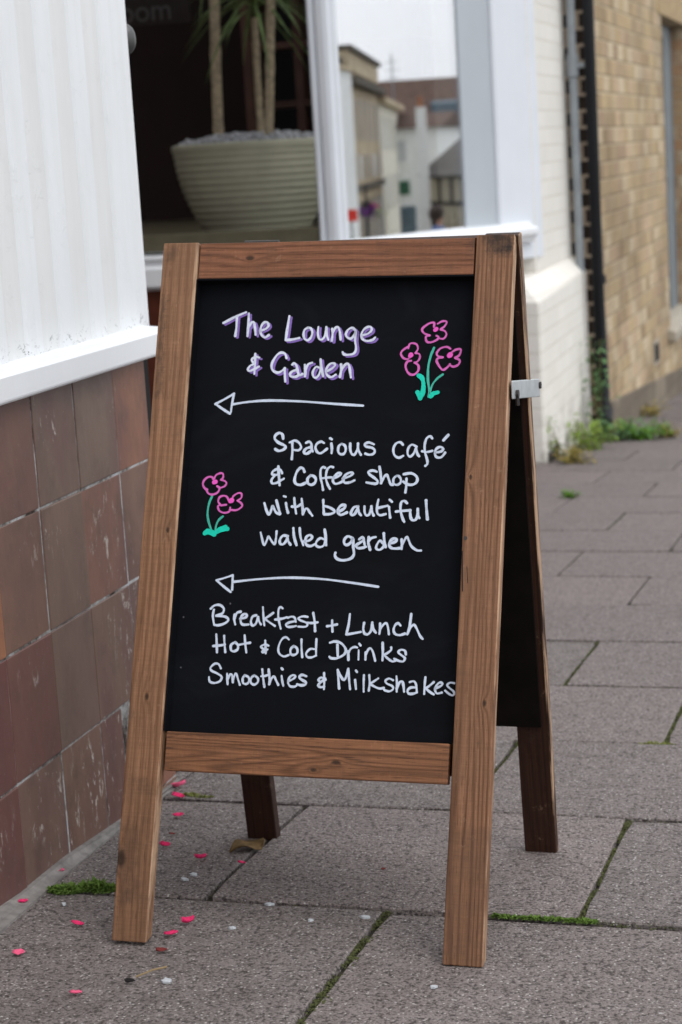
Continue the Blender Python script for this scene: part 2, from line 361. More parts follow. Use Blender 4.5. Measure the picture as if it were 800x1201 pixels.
M_grout = grout_mat()
M_fillet = plain('cement_fillet', (0.22, 0.205, 0.195), 0.9, 0.3, 45, bump=0.5)
M_redwood = plain('oxblood_tile', (0.085, 0.024, 0.014), 0.4, 0.25, 12)
M_olive = plain('olive_timber', (0.095, 0.085, 0.055), 0.5, 0.15, 18)
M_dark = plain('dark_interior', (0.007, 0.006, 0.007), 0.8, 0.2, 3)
M_darkb = plain('dark_brown_timber', (0.055, 0.024, 0.016), 0.6, 0.35, 6)
M_ltw = plain('pale_panel_timber', (0.20, 0.15, 0.11), 0.6, 0.3, 6)

def brick_mat(name, c1, c2, mort, bw, rh, paint=False, axis='y', msz=0.012):
    m = Mat(name, 0.88, 0.2); o = m.sep(m.co.outputs['Object'])
    co = m.comb(o[1] if axis == 'y' else o[0], o[2], 0.0)
    b = m.n('ShaderNodeTexBrick'); m.link(co, b.inputs['Vector'])
    b.inputs['Scale'].default_value = 1.0; b.inputs['Brick Width'].default_value = bw; b.inputs['Row Height'].default_value = rh
    b.inputs['Mortar Size'].default_value = msz*0.5; b.inputs['Mortar Smooth'].default_value = 0.3; b.inputs['Bias'].default_value = 0.0
    b.inputs['Color1'].default_value = (*c1, 1); b.inputs['Color2'].default_value = (*c2, 1); b.inputs['Mortar'].default_value = (*mort, 1)
    ob = m.coords('Object'); n = m.noise(ob, 1.7, 5, 0.65); f = m.noise(ob, 40, 5, 0.7)
    c = b.outputs['Color']
    if not paint:
        cell = m.n('ShaderNodeTexVoronoi'); m.link(m.comb(m.math('DIVIDE', o[1] if axis == 'y' else o[0], bw*1.1), m.math('DIVIDE', o[2], rh*1.6), 0.0), cell.inputs['Vector']); cell.inputs['Scale'].default_value = 1.0
        cv = m.sep(cell.outputs['Color'])[0]
        c = m.mix(m.ramp(cv, [(0.62, 0.0), (0.70, 0.55), (1, 0.7)]), c, tuple(min(1, x*1.5) for x in c1), 'MIX')
        c = m.mix(m.ramp(b.outputs['Fac'], [(0.0, 0.0), (1.0, 0.9)]), c, mort)
        c = m.mix(m.ramp(n, [(0.46, 0.0), (0.75, 0.45)]), c, tuple(x*0.6 for x in c2))
        c = m.mix(m.ramp(f, [(0.45, 0.0), (0.75, 0.35)]), c, tuple(x*0.5 for x in c1))
    else:
        c = m.mix(m.ramp(n, [(0.4, 0.0), (0.75, 0.35)]), c, tuple(x*0.82 for x in c1))
        c = m.mix(m.ramp(f, [(0.60, 0.0), (0.74, 0.5)]), c, (0.46, 0.41, 0.34))
        low = m.math('SUBTRACT', 1.0, m.math('MULTIPLY', m.math('ADD', o[2], 0.56), 4.0), clamp=True); c = m.mix(m.math('MULTIPLY', low, m.ramp(m.noise(ob, 9, 6, .75), [(.45, 0.0), (.62, .85)])), c, (0.13, 0.11, 0.085))
    m.color(c)
    m.bump(m.math('SUBTRACT', 1.0, b.outputs['Fac']), 0.5 if paint else 0.8, 0.008); m.bump(f, 0.2, 0.004)
    return m.m
M_cream = brick_mat('cream_painted_brick', (0.80, 0.775, 0.72), (0.75, 0.725, 0.67), (0.73, 0.70, 0.64), 0.225, 0.076, True)
def laid_brick(name, cols, mort, bw, rh, axis='y', joint=0.006):
    """brickwork with its own colour for every brick"""
    m = Mat(name, 0.9, 0.15); o = m.sep(m.co.outputs['Object']); ob = m.coords('Object')
    wob = m.math('MULTIPLY_ADD', m.noise(ob, 9, 4, 0.7), 0.030, -0.015)
    u = m.math('ADD', o[1] if axis == 'y' else o[0], wob); v = m.math('ADD', o[2], m.math('MULTIPLY', wob, 0.6))
    vr = m.math('DIVIDE', v, rh); row = m.math('FLOOR', vr); fv = m.math('SUBTRACT', vr, row)
    odd = m.math('FLOORED_MODULO', row, 2.0) if False else m.math('SUBTRACT', row, m.math('MULTIPLY', m.math('FLOOR', m.math('MULTIPLY', row, 0.5)), 2.0))
    ur = m.math('ADD', m.math('DIVIDE', u, bw), m.math('MULTIPLY', odd, 0.5)); col = m.math('FLOOR', ur); fu = m.math('SUBTRACT', ur, col)
    du = m.math('MULTIPLY', m.math('MINIMUM', fu, m.math('SUBTRACT', 1.0, fu)), bw); dv = m.math('MULTIPLY', m.math('MINIMUM', fv, m.math('SUBTRACT', 1.0, fv)), rh)
    d = m.math('MINIMUM', du, dv); mask = m.ramp(m.math('MULTIPLY', d, 100.0), [(joint*45, 1.0), (joint*45+0.28, 0.0)])
    wn = m.n('ShaderNodeTexWhiteNoise'); m.link(m.comb(col, row, 3.0), wn.inputs['Vector'])
    k = len(cols); c = m.ramp(wn.outputs['Value'], [(i/(k-1), q) for i, q in enumerate(cols)])
    c = m.mix(m.ramp(m.noise(ob, 38, 5, 0.7), [(0.40, 0.0), (0.75, 0.45)]), c, tuple(x*0.5 for x in cols[0]))
    c = m.mix(mask, c, mort)
    c = m.mix(m.ramp(m.noise(ob, 1.3, 5, 0.65), [(0.45, 0.0), (0.68, 0.65)]), c, tuple(x*0.50 for x in cols[0]))
    c = m.mix(m.ramp(m.noise(m.coords('Object', loc=(5, 3, 9)), 2.1, 4, 0.6), [(0.55, 0.0), (0.8, 0.4)]), c, (0.50, 0.40, 0.27))
    m.color(c); m.bump(m.math('MINIMUM', d, 0.008), 1.0, 0.6); m.bump(m.noise(ob, 60, 4), 0.25, 0.004)
    return m.m
M_yellow = laid_brick('yellow_stock_brick', [(0.33, 0.235, 0.14), (0.47, 0.355, 0.21), (0.54, 0.41, 0.24), (0.40, 0.30, 0.19), (0.66, 0.55, 0.39), (0.49, 0.36, 0.205), (0.57, 0.42, 0.28), (0.38, 0.27, 0.18)], (0.46, 0.38, 0.26), 0.19, 0.083)
M_sooty = brick_mat('sooty_brick', (0.026, 0.018, 0.014), (0.034, 0.022, 0.016), (0.46, 0.37, 0.28), 0.11, 0.076, False, 'x', 0.018)
M_plinth = brick_mat('grey_plinth_stone', (0.20, 0.165, 0.125), (0.15, 0.125, 0.095), (0.16, 0.14, 0.11), 0.36, 0.15)
M_reveal = laid_brick('reveal_brick', [(0.30, 0.19, 0.11), (0.42, 0.29, 0.17), (0.38, 0.22, 0.13), (0.50, 0.40, 0.28)], (0.36, 0.30, 0.21), 0.22, 0.083, 'x')
M_stone = plain('pale_sill_stone', (0.36, 0.325, 0.265), 0.85, 0.25, 25, bump=0.3)
M_gpipe = plain('grey_painted_pipe', (0.25, 0.275, 0.295), 0.5, 0.15, 12)
M_bpipe = plain('black_painted_pipe', (0.007, 0.008, 0.011), 0.6, 0.2, 12)
M_gframe = plain('grey_window_paint', (0.16, 0.185, 0.20), 0.55, 0.15, 12)
M_pot = plain('sage_plastic', (0.88, 0.845, 0.64), 0.5, 0.08, 10)
M_terra = plain('terracotta_saucer', (0.36, 0.13, 0.06), 0.7, 0.15, 20)
M_bark = plain('dracaena_bark', (0.62, 0.50, 0.34), 0.9, 0.4, 50, bump=0.6)
M_dleaf = plain('strap_leaf', (0.20, 0.29, 0.10), 0.5, 0.5, 9)
M_pebble = plain('grey_pebble', (0.62, 0.62, 0.65), 0.8, 0.4, 30)

def glass_mat(name, refl, tint):
    m = Mat(name); t = m.t; t.nodes.remove(m.b)
    tr = m.n('ShaderNodeBsdfTransparent'); tr.inputs[0].default_value = (*tint, 1)
    gl = m.n('ShaderNodeBsdfGlossy'); gl.inputs['Roughness'].default_value = 0.0; gl.inputs[0].default_value = (0.97, 0.98, 1.0, 1)
    mx = m.n('ShaderNodeMixShader')
    if refl is None:
        fr = m.n('ShaderNodeFresnel'); fr.inputs[0].default_value = 1.5; m.link(fr.outputs[0], mx.inputs[0])
    else: mx.inputs[0].default_value = refl
    m.link(tr.outputs[0], mx.inputs[1]); m.link(gl.outputs[0], mx.inputs[2])
    m.link(mx.outputs[0], t.nodes['Material Output'].inputs[0]); return m.m
M_glass = glass_mat('clear_shop_glass', None, (0.98, 0.985, 0.985))
M_mirrorglass = glass_mat('reflecting_shop_glass', 0.58, (0.97, 0.98, 0.98))
# ================================================================ GROUND
bm = bmesh.new()
xs = [-160, -80, -40, -20, -10, -6, -4, -2, 0, 2, 4, 6, 9, 14, 20, 30, 40, 55, 70, 90, 120, 160, 240, 400]
ys = [-160, -80, -40, -20, -10, 0, 10, 20, 30, 40, 55, 70, 90, 120, 160, 240, 400]
gv = [[bm.verts.new((x, y, terr(x, y) - 0.14)) for y in ys] for x in xs]
for i in range(len(xs)-1):
    for j in range(len(ys)-1): bm.faces.new((gv[i][j], gv[i+1][j], gv[i+1][j+1], gv[i][j+1]))
struct(obj('ground', bm, M_ground))
bm = bmesh.new()
ry = [-60+6*i for i in range(26)]
for a, b in ((1.36, 6.0), (6.0, 8.2)):
    for y in ry:
        vs = [bm.verts.new((x, yy, terr(x, yy) - 0.12)) for x, yy in ((a, y), (b, y), (b, y+6), (a, y+6))]; bm.faces.new(vs)
bmesh.ops.remove_doubles(bm, verts=bm.verts, dist=1e-4)
struct(obj('road', bm, M_asph))
bm = bmesh.new()
for i in range(60):
    y = -6+i*0.9
    hexa(bm, [(1.21, y, gz(1.21, y)-.2), (1.35, y, gz(1.35, y)-.2), (1.35, y+.89, gz(1.35, y+.89)-.2), (1.21, y+.89, gz(1.21, y+.89)-.2),
              (1.21, y, gz(1.21, y)+.002), (1.35, y, gz(1.35, y)+.002), (1.35, y+.89, gz(1.35, y+.89)+.002), (1.21, y+.89, gz(1.21, y+.89)+.002)])
struct(obj('kerb', bm, M_kerb, bevel=0.012))

# flagstones: each slab its own block with worn arrises, laid half-bond in rows across the pavement
def slabs():
    bm = bmesh.new(); lay = bm.faces.layers.float.new('tint_f'); vl = bm.verts.layers.float.new('tint')
    P, Lx, y00 = 0.4515, 0.48, 2.2145
    rg = random.Random(5)
    for r in range(-14, 42):
        y0 = y00 + (r-1)*P; y1 = y0 + P
        xoff = -0.614 if (r % 2) == 0 else -0.374
        for k in range(-8, 5):
            x0 = xoff + k*Lx; x1 = x0 + Lx
            if x1 > 1.2: x1 = 1.2
            if x0 >= 1.15: continue
            g = 0.0014 + rg.uniform(0, 0.0018); h = rg.uniform(-0.0014, 0.0014); tl = [rg.uniform(-.0012, .0012) for _ in range(2)]
            ch = 0.0016; t = rg.random()
            if r == 0 and k == 0: h -= 0.0032
            def top(x, y): return gz(x, y) + h + tl[0]*(x-x0)/Lx + tl[1]*(y-y0)/P
            gy = 0.0026 + rg.uniform(0, 0.0016); a, b, c, d = x0+g, x1-g, y0+gy, y1-gy
            ring0 = [(a, c, -0.03), (b, c, -0.03), (b, d, -0.03), (a, d, -0.03)]
            # worn, slightly irregular arris
            n = 7
            def edge(p, q): return [(p[0]+(q[0]-p[0])*i/n, p[1]+(q[1]-p[1])*i/n) for i in range(n)]
            out = edge((a, c), (b, c)) + edge((b, c), (b, d)) + edge((b, d), (a, d)) + edge((a, d), (a, c))
            V0 = []; V1 = []; V2 = []
            cx, cy = (a+b)/2, (c+d)/2
            for (x, y) in out:
                j = rg.uniform(0, 0.0024)
                ux, uy = cx-x, cy-y; l = math.hypot(ux, uy)
                if (abs(x-a) < 1e-6 or abs(x-b) < 1e-6) and (abs(y-c) < 1e-6 or abs(y-d) < 1e-6): j = rg.choice((.002, .003, .004, .009))
                x += ux/l*j; y += uy/l*j
                c2 = ch + rg.uniform(-.001, .0015)
                V0.append(bm.verts.new((x, y, top(x, y)-0.03))); V1.append(bm.verts.new((x, y, top(x, y)-c2*0.8)))
                sx = c2*(1 if x < cx else -1) if abs(x-a) < .006 or abs(x-b) < .006 else 0
                sy = c2*(1 if y < cy else -1) if abs(y-c) < .006 or abs(y-d) < .006 else 0
                V2.append(bm.verts.new((x+sx, y+sy, top(x, y))))
            m = len(out)
            for i in range(m):
                bm.faces.new((V0[i], V0[(i+1) % m], V1[(i+1) % m], V1[i])); bm.faces.new((V1[i], V1[(i+1) % m], V2[(i+1) % m], V2[i]))
            bm.faces.new(V2)
            for v in V0+V1+V2: v[vl] = t
    # bedding that shows at the bottom of the joints
    for y in range(-5, 23):
        vs = [bm.verts.new((x, yy, gz(x, yy)-0.0090)) for x, yy in ((-4.6, y), (1.2, y), (1.2, y+1), (-4.6, y+1))]
        f = bm.faces.new(vs); f.material_index = 1
    return bm
struct(obj('pavement', slabs(), [M_pave, M_joint]))

# ================================================================ SHOP
shop = thing('shop_building', 'white painted shopfront with brown tiled base, dark corner window and deep white sill', 'shop', (-1.6, 3.0, gz(-1.6, 3.0)))
SH = (-1.6, 3.0, gz(-1.6, 3.0))
def sp(name, bm, mat, parent=shop, **k):
    o = obj(name, bm, mat, parent, **k); off(o, SH) if parent is shop else None
    return o
def sub(name, bm, mat, parent, **k):
    o = obj(name, bm, mat, parent, **k); o.matrix_parent_inverse = parent.matrix_parent_inverse @ Matrix.Identity(4) if False else Matrix.Identity(4)
    return o
# stall riser: grout bed and stack-bonded tiles
riser = sp('stall_riser', B(-1.35, -1.0942, -1.4, 2.756, -0.6, 0.494), M_grout)
bm = bmesh.new(); vl = bm.verts.layers.float.new('tint')
rg = random.Random(3)
yedges = [2.758, 2.628, 2.483, 2.345, 2.205] + [2.205 - 0.140*k for k in range(1, 26)]
zed = [0.492, 0.338, 0.171, 0.003, -0.165, -0.333, -0.5]
fixed = {(0, 0): 0.85, (1, 0): 0.45, (2, 0): 0.42, (3, 0): 0.12, (0, 1): 0.30, (1, 1): 0.72, (2, 1): 0.40, (3, 1): 0.2, (4, 1): 0.98, (0, 2): 0.5, (1, 2): 0.35, (2, 2): 0.55, (3, 2): 0.05, (4, 2): 0.0}
for j in range(len(zed)-1):
    for i in range(len(yedges)-1):
        y1, y0, z1, z0 = yedges[i], yedges[i+1], zed[j], zed[j+1]
        g = 0.0012; d = rg.uniform(-0.0012, 0.0008); sk = rg.uniform(-.001, .001)
        jt = [rg.uniform(-0.0007, 0.0007) for _ in range(4)]
        gt = 0.0008
        vs = hexa(bm, [(-1.099, y0+gt+jt[0], z0+g), (-1.093+d, y0+gt+jt[0], z0+g+jt[1]), (-1.093+d+sk, y1-gt+jt[2], z0+g+jt[1]), (-1.099, y1-gt+jt[2], z0+g),
                       (-1.099, y0+gt+jt[0], z1-g), (-1.093+d, y0+gt+jt[0], z1-g+jt[3]), (-1.093+d+sk, y1-gt+jt[2], z1-g+jt[3]), (-1.099, y1-gt+jt[2], z1-g)])
        t = fixed.get((i, j), rg.random()*0.85)
        for v in vs: v[vl] = t
sub('quarry_tiles', bm, M_tile, riser, bevel=0.0016, seg=2)
# end face of the riser and cement fillet along its foot
bm = bmesh.new(); extr(bm, [(-1.0945, 0.0), (-1.0945, 0.0), (-1.0945, 0.0)], 'y', 0, 0) if False else None
n = 26; prev = None
for i in range(n+1):
    y = -1.0 + 3.76*i/n; g = gz(-1.09, y); wdt = 0.040 if y < 2.04 else max(0.010, 0.040 - 0.075*(y-2.04))
    wdt += rg.uniform(-.003, .003); hgt = 0.009 + rg.uniform(-.003, .003)
    ring = [bm.verts.new(p) for p in ((-1.10, y, g-.03), (-1.10, y, g+hgt), (-1.086, y, g+hgt*0.95), (-1.093+wdt*0.6, y, g+hgt*0.45), (-1.093+wdt, y, g+0.0025), (-1.093+wdt, y, g-.03))]
    if prev:
        for k in range(5): bm.faces.new((prev[k], ring[k], ring[k+1], prev[k+1]))
    prev = ring
sub('mortar_fillet', bm, M_fillet, riser)
bm = bmesh.new(); extr(bm, [(-1.25, 0.493), (-1.071, 0.4935), (-1.068, 0.497), (-1.068, 0.527), (-1.0715, 0.5312), (-1.25, 0.5475)], 'y', -1.4, 2.822)
sp('window_sill', bm, M_white, bevel=0.0025)
# fluted white panel: raised rounded battens
prof = [(-1.30, -1.4)]
bm = bmesh.new()
pts = [(-1.115, -1.4)]
for k in range(37, -1, -1):
    y = 2.757 - 0.1125*k; pts += [(-1.115, y-0.029), (-1.1143, y-0.0280), (-1.1110, y-0.0245), (-1.1102, y), (-1.1110, y+0.0205), (-1.1143, y+0.024), (-1.115, y+0.026)]
pts += [(-1.1148, 2.846), (-1.118, 2.851), (-1.30, 2.851), (-1.30, -1.4)]
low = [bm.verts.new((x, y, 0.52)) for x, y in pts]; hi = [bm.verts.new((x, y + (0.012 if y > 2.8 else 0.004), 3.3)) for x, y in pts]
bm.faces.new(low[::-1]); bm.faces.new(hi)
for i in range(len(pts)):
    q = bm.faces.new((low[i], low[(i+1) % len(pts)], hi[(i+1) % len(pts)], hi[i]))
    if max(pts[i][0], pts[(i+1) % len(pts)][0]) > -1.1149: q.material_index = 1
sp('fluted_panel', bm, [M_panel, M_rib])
bm = bmesh.new(); blob(bm, (0, 0, 0), 0.023, 3, 0.0, (0.62, 0.6, 1.0)); 
for v in bm.verts: v.co += Vector((-1.128, 2.878, 0.968))
tube(bm, [(-1.135, 2.845, 0.968), (-1.131, 2.868, 0.968)], 0.008)
sp('door_bell', bm, plain('pewter', (0.10, 0.10, 0.10), 0.4, 0.2, 30, metal=0.4), smooth=True)
# dark recess behind the panel, upper storey over the shopfront
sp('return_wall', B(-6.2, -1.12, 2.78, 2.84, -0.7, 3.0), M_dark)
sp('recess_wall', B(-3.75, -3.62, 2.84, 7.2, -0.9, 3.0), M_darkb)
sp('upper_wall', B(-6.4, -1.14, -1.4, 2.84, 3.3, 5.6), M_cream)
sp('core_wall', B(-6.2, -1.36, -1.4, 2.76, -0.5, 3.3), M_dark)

# left window, square to the street
YL = 7.2
sp('window_riser', B(-3.6, -2.03, 7.19, 7.32, -0.75, 0.30), M_redwood)
bm = bmesh.new(); extr(bm, [(7.15, 0.315), (7.15, 0.385), (7.165, 0.392), (7.165, 0.412), (7.155, 0.418), (7.155, 0.428), (7.34, 0.446), (7.34, 0.30), (7.18, 0.30)], 'x', -3.6, -2.015)
sp('return_sill', bm, M_white, bevel=0.003)
sp('bottom_rail', B(-3.6, -2.06, 7.205, 7.255, 0.446, 0.512), M_olive, bevel=0.004)
pane = sp('window_pane', B(-3.6, -2.06, 7.226, 7.232, 0.512, 2.75), M_glass)
# moulded white mullion at the corner
Cx, Cy = -2.02, 7.22; dx, dy = 0.408, 0.913; nx, ny = 0.913, -0.408
def Q(t, o, z=None):
    p = (Cx + dx*t + nx*o, Cy + dy*t + ny*o)
    return p if z is None else (*p, z)
bm = bmesh.new()
prism(bm, [(-2.100, 7.30), (-2.100, 7.195), (-2.088, 7.188), (-2.080, 7.197), (-2.068, 7.197), (-2.062, 7.180), (-2.036, 7.176), (-2.018, 7.180), (-2.010, 7.198), (-2.000, 7.203), (-1.992, 7.214), (-1.994, 7.228), (-2.04, 7.33)], 0.44, 2.75)
sp('corner_mullion', bm, M_frame, bevel=0.003)
# street window: mirror-bright pane, splayed jamb, flat pilaster, moulded sill
bm = bmesh.new(); prism(bm, [Q(0.04, -0.063), Q(0.885, -0.063), Q(0.885, -0.057), Q(0.04, -0.057)], 0.44, 2.75)
sp('reflecting_pane', bm, M_mirrorglass)
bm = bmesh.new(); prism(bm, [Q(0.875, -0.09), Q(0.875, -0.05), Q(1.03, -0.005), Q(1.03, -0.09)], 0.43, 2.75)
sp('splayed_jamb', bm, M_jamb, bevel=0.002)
bm = bmesh.new(); prism(bm, [Q(1.032, -0.09), Q(1.032, 0.004), Q(1.044, 0.012), Q(1.056, 0.004), Q(1.36, 0.0), Q(1.36, -0.14), Q(1.032, -0.14)], 0.292, 2.95)
sp('pilaster', bm, M_frame, bevel=0.003)
bm = bmesh.new()
secs = []
for t, kx in ((-0.02, 0), (1.24, 0), (1.268, -0.03)):
    secs.append([bm.verts.new(Q(t, o+kx*(o > 0), z)) for o, z in ((-0.10, 0.36), (-0.10, 0.452), (0.018, 0.447), (0.024, 0.432), (0.052, 0.428), (0.060, 0.420), (0.060, 0.396), (0.046, 0.390), (0.036, 0.365))])
for a, b in zip(secs, secs[1:]):
    for k in range(9): bm.faces.new((a[k], b[k], b[(k+1) % 9], a[(k+1) % 9]))
bm.faces.new(secs[0]); bm.faces.new(secs[-1][::-1])
sp('street_sill', bm, M_white, bevel=0.002)
bm = bmesh.new(); prism(bm, [Q(-0.02, -0.1), Q(-0.02, 0.0), Q(1.03, 0.0), Q(1.03, -0.1)], -0.9, 0.36)
sp('street_riser', bm, M_redwood)
# room behind the glass
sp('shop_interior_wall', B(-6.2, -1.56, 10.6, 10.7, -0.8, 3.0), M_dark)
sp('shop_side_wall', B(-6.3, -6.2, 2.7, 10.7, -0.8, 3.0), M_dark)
sp('shop_inner_wall', B(-1.70, -1.62, 8.5, 10.6, -0.8, 3.0), M_frame)  # unseen wall, painted white to bounce light on to the pot
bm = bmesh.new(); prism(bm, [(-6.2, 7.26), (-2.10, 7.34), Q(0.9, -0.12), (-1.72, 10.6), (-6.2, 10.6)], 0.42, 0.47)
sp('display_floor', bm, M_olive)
sp('shop_ceiling', B(-6.2, -1.5, 9.0, 10.7, 2.95, 3.05), M_dark)  # ceiling stops short: a made-up opening lets sky light on to the pot
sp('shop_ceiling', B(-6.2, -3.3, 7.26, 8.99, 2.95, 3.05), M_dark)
bm = bmesh.new()
for i in range(5): box(bm, -3.05+0.26*i, -3.01+0.26*i, 9.3, 9.6, 0.47, 1.9)
for z in (0.75, 1.02, 1.30, 1.6): box(bm, -3.05, -1.97, 9.31, 9.6, z, z+0.03)
rk = tag(obj('shelf_rack', bm, M_darkb), 'dark brown timber shelf rack standing behind the potted plant indoors', 'shelf')
bm = bmesh.new(); box(bm, -3.02, -2.62, 7.36, 7.375, 1.318, 1.52)
hang = tag(obj('hanging_board', bm, plain('dim_board', (0.030, 0.028, 0.030), 0.8, 0.2, 8)), 'dim grey lettered board hanging high inside the dark window', 'sign')
fc = bpy.data.curves.new('lettering', 'FONT'); fc.body = 'room'; fc.size = 0.118; fc.extrude = 0.0015
fo = bpy.data.objects.new('lettering', fc); C.objects.link(fo)
dg = bpy.context.evaluated_depsgraph_get(); me = bpy.data.meshes.new_from_object(fo.evaluated_get(dg)); bpy.data.objects.remove(fo)
me.transform(Matrix.Translation((-2.955, 7.357, 1.332)) @ Matrix.Rotation(R_(90), 4, 'X'))
lo = bpy.data.objects.new('lettering', me); C.objects.link(lo); lo.parent = hang
me.materials.clear(); me.materials.append(plain('dim_letters', (0.13, 0.13, 0.13), 0.8, 0.1, 8))

# ================================================================ PAINTED PIER AND YELLOW HOUSE
PB = (-1.5, 8.3, gz(-1.5, 8.3))
pier = thing('brick_pier', 'cream painted brick pier with sloping top plinth beside the shop window', 'brick pier', PB)
bm = bmesh.new(); box(bm, -1.9, -1.488, 8.40, 9.37, -0.2, 5.6)
off(obj('upper_brickwork', bm, M_cream, pier, bevel=0.006), PB)
bm = bmesh.new()
lo_ = [(-1.80, 7.93), (-1.403, 7.93), (-1.428, 9.40), (-1.80, 9.40)]
bot = [bm.verts.new((x, y, -0.95)) for x, y in lo_]; mid = [bm.verts.new((x, y, z)) for (x, y), z in zip(lo_, (0.135, 0.135, 0.165, 0.165))]
top = [bm.verts.new(p) for p in ((-1.80, 8.00, 0.222), (-1.482, 8.00, 0.222), (-1.492, 9.40, 0.238), (-1.80, 9.40, 0.238))]
bm.faces.new(bot[::-1]); bm.faces.new(top)
for a, b in ((bot, mid), (mid, top)):
    for k in range(4): bm.faces.new((a[k], a[(k+1) % 4], b[(k+1) % 4], b[k]))
off(obj('splayed_plinth', bm, M_cream, pier, bevel=0.008), PB)

HB = (-2.0, 12.0, gz(-2.0, 12.0))
house = thing('brick_house', 'yellow stock brick house beyond the cream pier with grey window at the right edge', 'house', HB)
XB = -1.353
bm = bmesh.new()
box(bm, -1.9, XB, 9.44, 12.30, -1.2, 5.8); box(bm, -1.9, XB, 12.30, 13.77, 1.49, 5.8); box(bm, -1.9, XB, 12.30, 13.77, -1.3, -0.46); box(bm, -1.9, XB, 13.77, 26, -2.4, 5.8)
off(obj('brick_wall', bm, M_yellow, house), HB)
off(obj('corner_return', B(-2.0, XB-0.002, 9.425, 9.4385, -1.0, 5.8), M_sooty, house), HB)
bm = bmesh.new()
n = 14
for i in range(n):
    y0, y1 = 9.45 + i*1.1, 9.45 + (i+1)*1.1
    hexa(bm, [(XB-.05, y0, gz(XB, y0)-.2), (XB+.028, y0, gz(XB, y0)-.2), (XB+.028, y1, gz(XB, y1)-.2), (XB-.05, y1, gz(XB, y1)-.2),
              (XB-.05, y0, gz(XB, y0)+.165), (XB+.018, y0, gz(XB, y0)+.150), (XB+.018, y1, gz(XB, y1)+.150), (XB-.05, y1, gz(XB, y1)+.165)])
off(obj('stone_plinth', bm, M_plinth, house), HB)
off(obj('window_reveal', B(-1.62, XB-0.004, 13.755, 13.768, -0.44, 1.488), M_reveal, house), HB)
bm = bmesh.new(); box(bm, -1.50, -1.452, 12.3, 13.75, -0.44, -0.37); box(bm, -1.50, -1.452, 12.3, 12.38, -0.37, 1.486); box(bm, -1.50, -1.452, 13.30, 13.75, -0.37, 1.486); box(bm, -1.50, -1.452, 12.38, 13.30, 1.41, 1.486); box(bm, -1.495, -1.458, 12.38, 13.30, 0.5, 0.55)
wf = off(obj('window', bm, M_gframe, house), HB)
o = obj('window_glass', B(-1.483, -1.478, 12.38, 13.30, -0.37, 1.41), M_glass, wf)
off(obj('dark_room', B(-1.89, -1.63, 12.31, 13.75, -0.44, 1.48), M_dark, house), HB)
bm = bmesh.new(); extr(bm, [(-1.50, -0.46), (XB+.05, -0.485), (XB+.05, -0.415), (XB-.03, -0.385), (-1.50, -0.375)], 'y', 12.14, 13.95)
off(obj('stone_sill', bm, M_stone, house, bevel=0.012), HB)
off(obj('stone_lintel', B(-1.6, XB+0.008, 12.1, 13.95, 1.492, 1.70), plain('buff_lintel', (0.40, 0.29, 0.16), 0.85, 0.2, 20), house, bevel=0.005), HB)
bm = bmesh.new(); box(bm, XB-.01, XB+.008, 11.34, 11.60, -0.535, -0.395)
ab = off(obj('air_brick', bm, M_stone, house), HB)
bm = bmesh.new()
for k in range(3): box(bm, XB+.006, XB+.011, 11.37+.07*k, 11.425+.07*k, -0.515, -0.415)
obj('vent_grille', bm, M_dark, ab)
# pipes
bm = bmesh.new(); tube(bm, [(-1.440, 9.30, 0.16), (-1.440, 9.30, 5.4)], 0.020, 16)
gp = tag(obj('waste_pipe', bm, M_gpipe), 'slim pale grey waste pipe running up against the cream pier', 'pipe')
bm = bmesh.new()
for z in (1.12,):
    tube(bm, [(-1.440, 9.30, z-.05), (-1.440, 9.30, z+.05)], 0.028, 16); box(bm, -1.44, -1.375, 9.285, 9.315, z-.012, z+.012)
obj('pipe_bracket', bm, M_gpipe, gp)
bm = bmesh.new(); tube(bm, [(-1.356, 9.36, 5.4), (-1.356, 9.36, 0.5), (-1.352, 9.34, 0.05), (-1.340, 9.30, -0.35), (-1.333, 9.24, -0.50), (-1.327, 9.14, -0.56)], [.017, .017, .017, .018, .022, .026], 16)
dp = tag(obj('drain_pipe', bm, M_bpipe, smooth=True), 'black rainwater pipe bending out to a shoe at the corner of the yellow brick house', 'pipe')
bm = bmesh.new(); tube(bm, [(-1.333, 9.24, -0.49), (-1.329, 9.17, -0.54)], 0.034, 16); obj('pipe_shoe', bm, M_bpipe, dp)
bm = bmesh.new(); tube(bm, [(-1.354, 9.35, 0.10), (-1.354, 9.35, 0.14)], 0.028, 16); obj('pipe_collar', bm, M_bpipe, dp)
bm = bmesh.new(); tube(bm, [(-1.366, 9.28, 5.4), (-1.368, 9.28, -0.62)], 0.014, 14)
tag(obj('drain_pipe', bm, M_bpipe, smooth=True), 'thinner straight black pipe in the gap just left of the bent rainwater pipe', 'pipe')
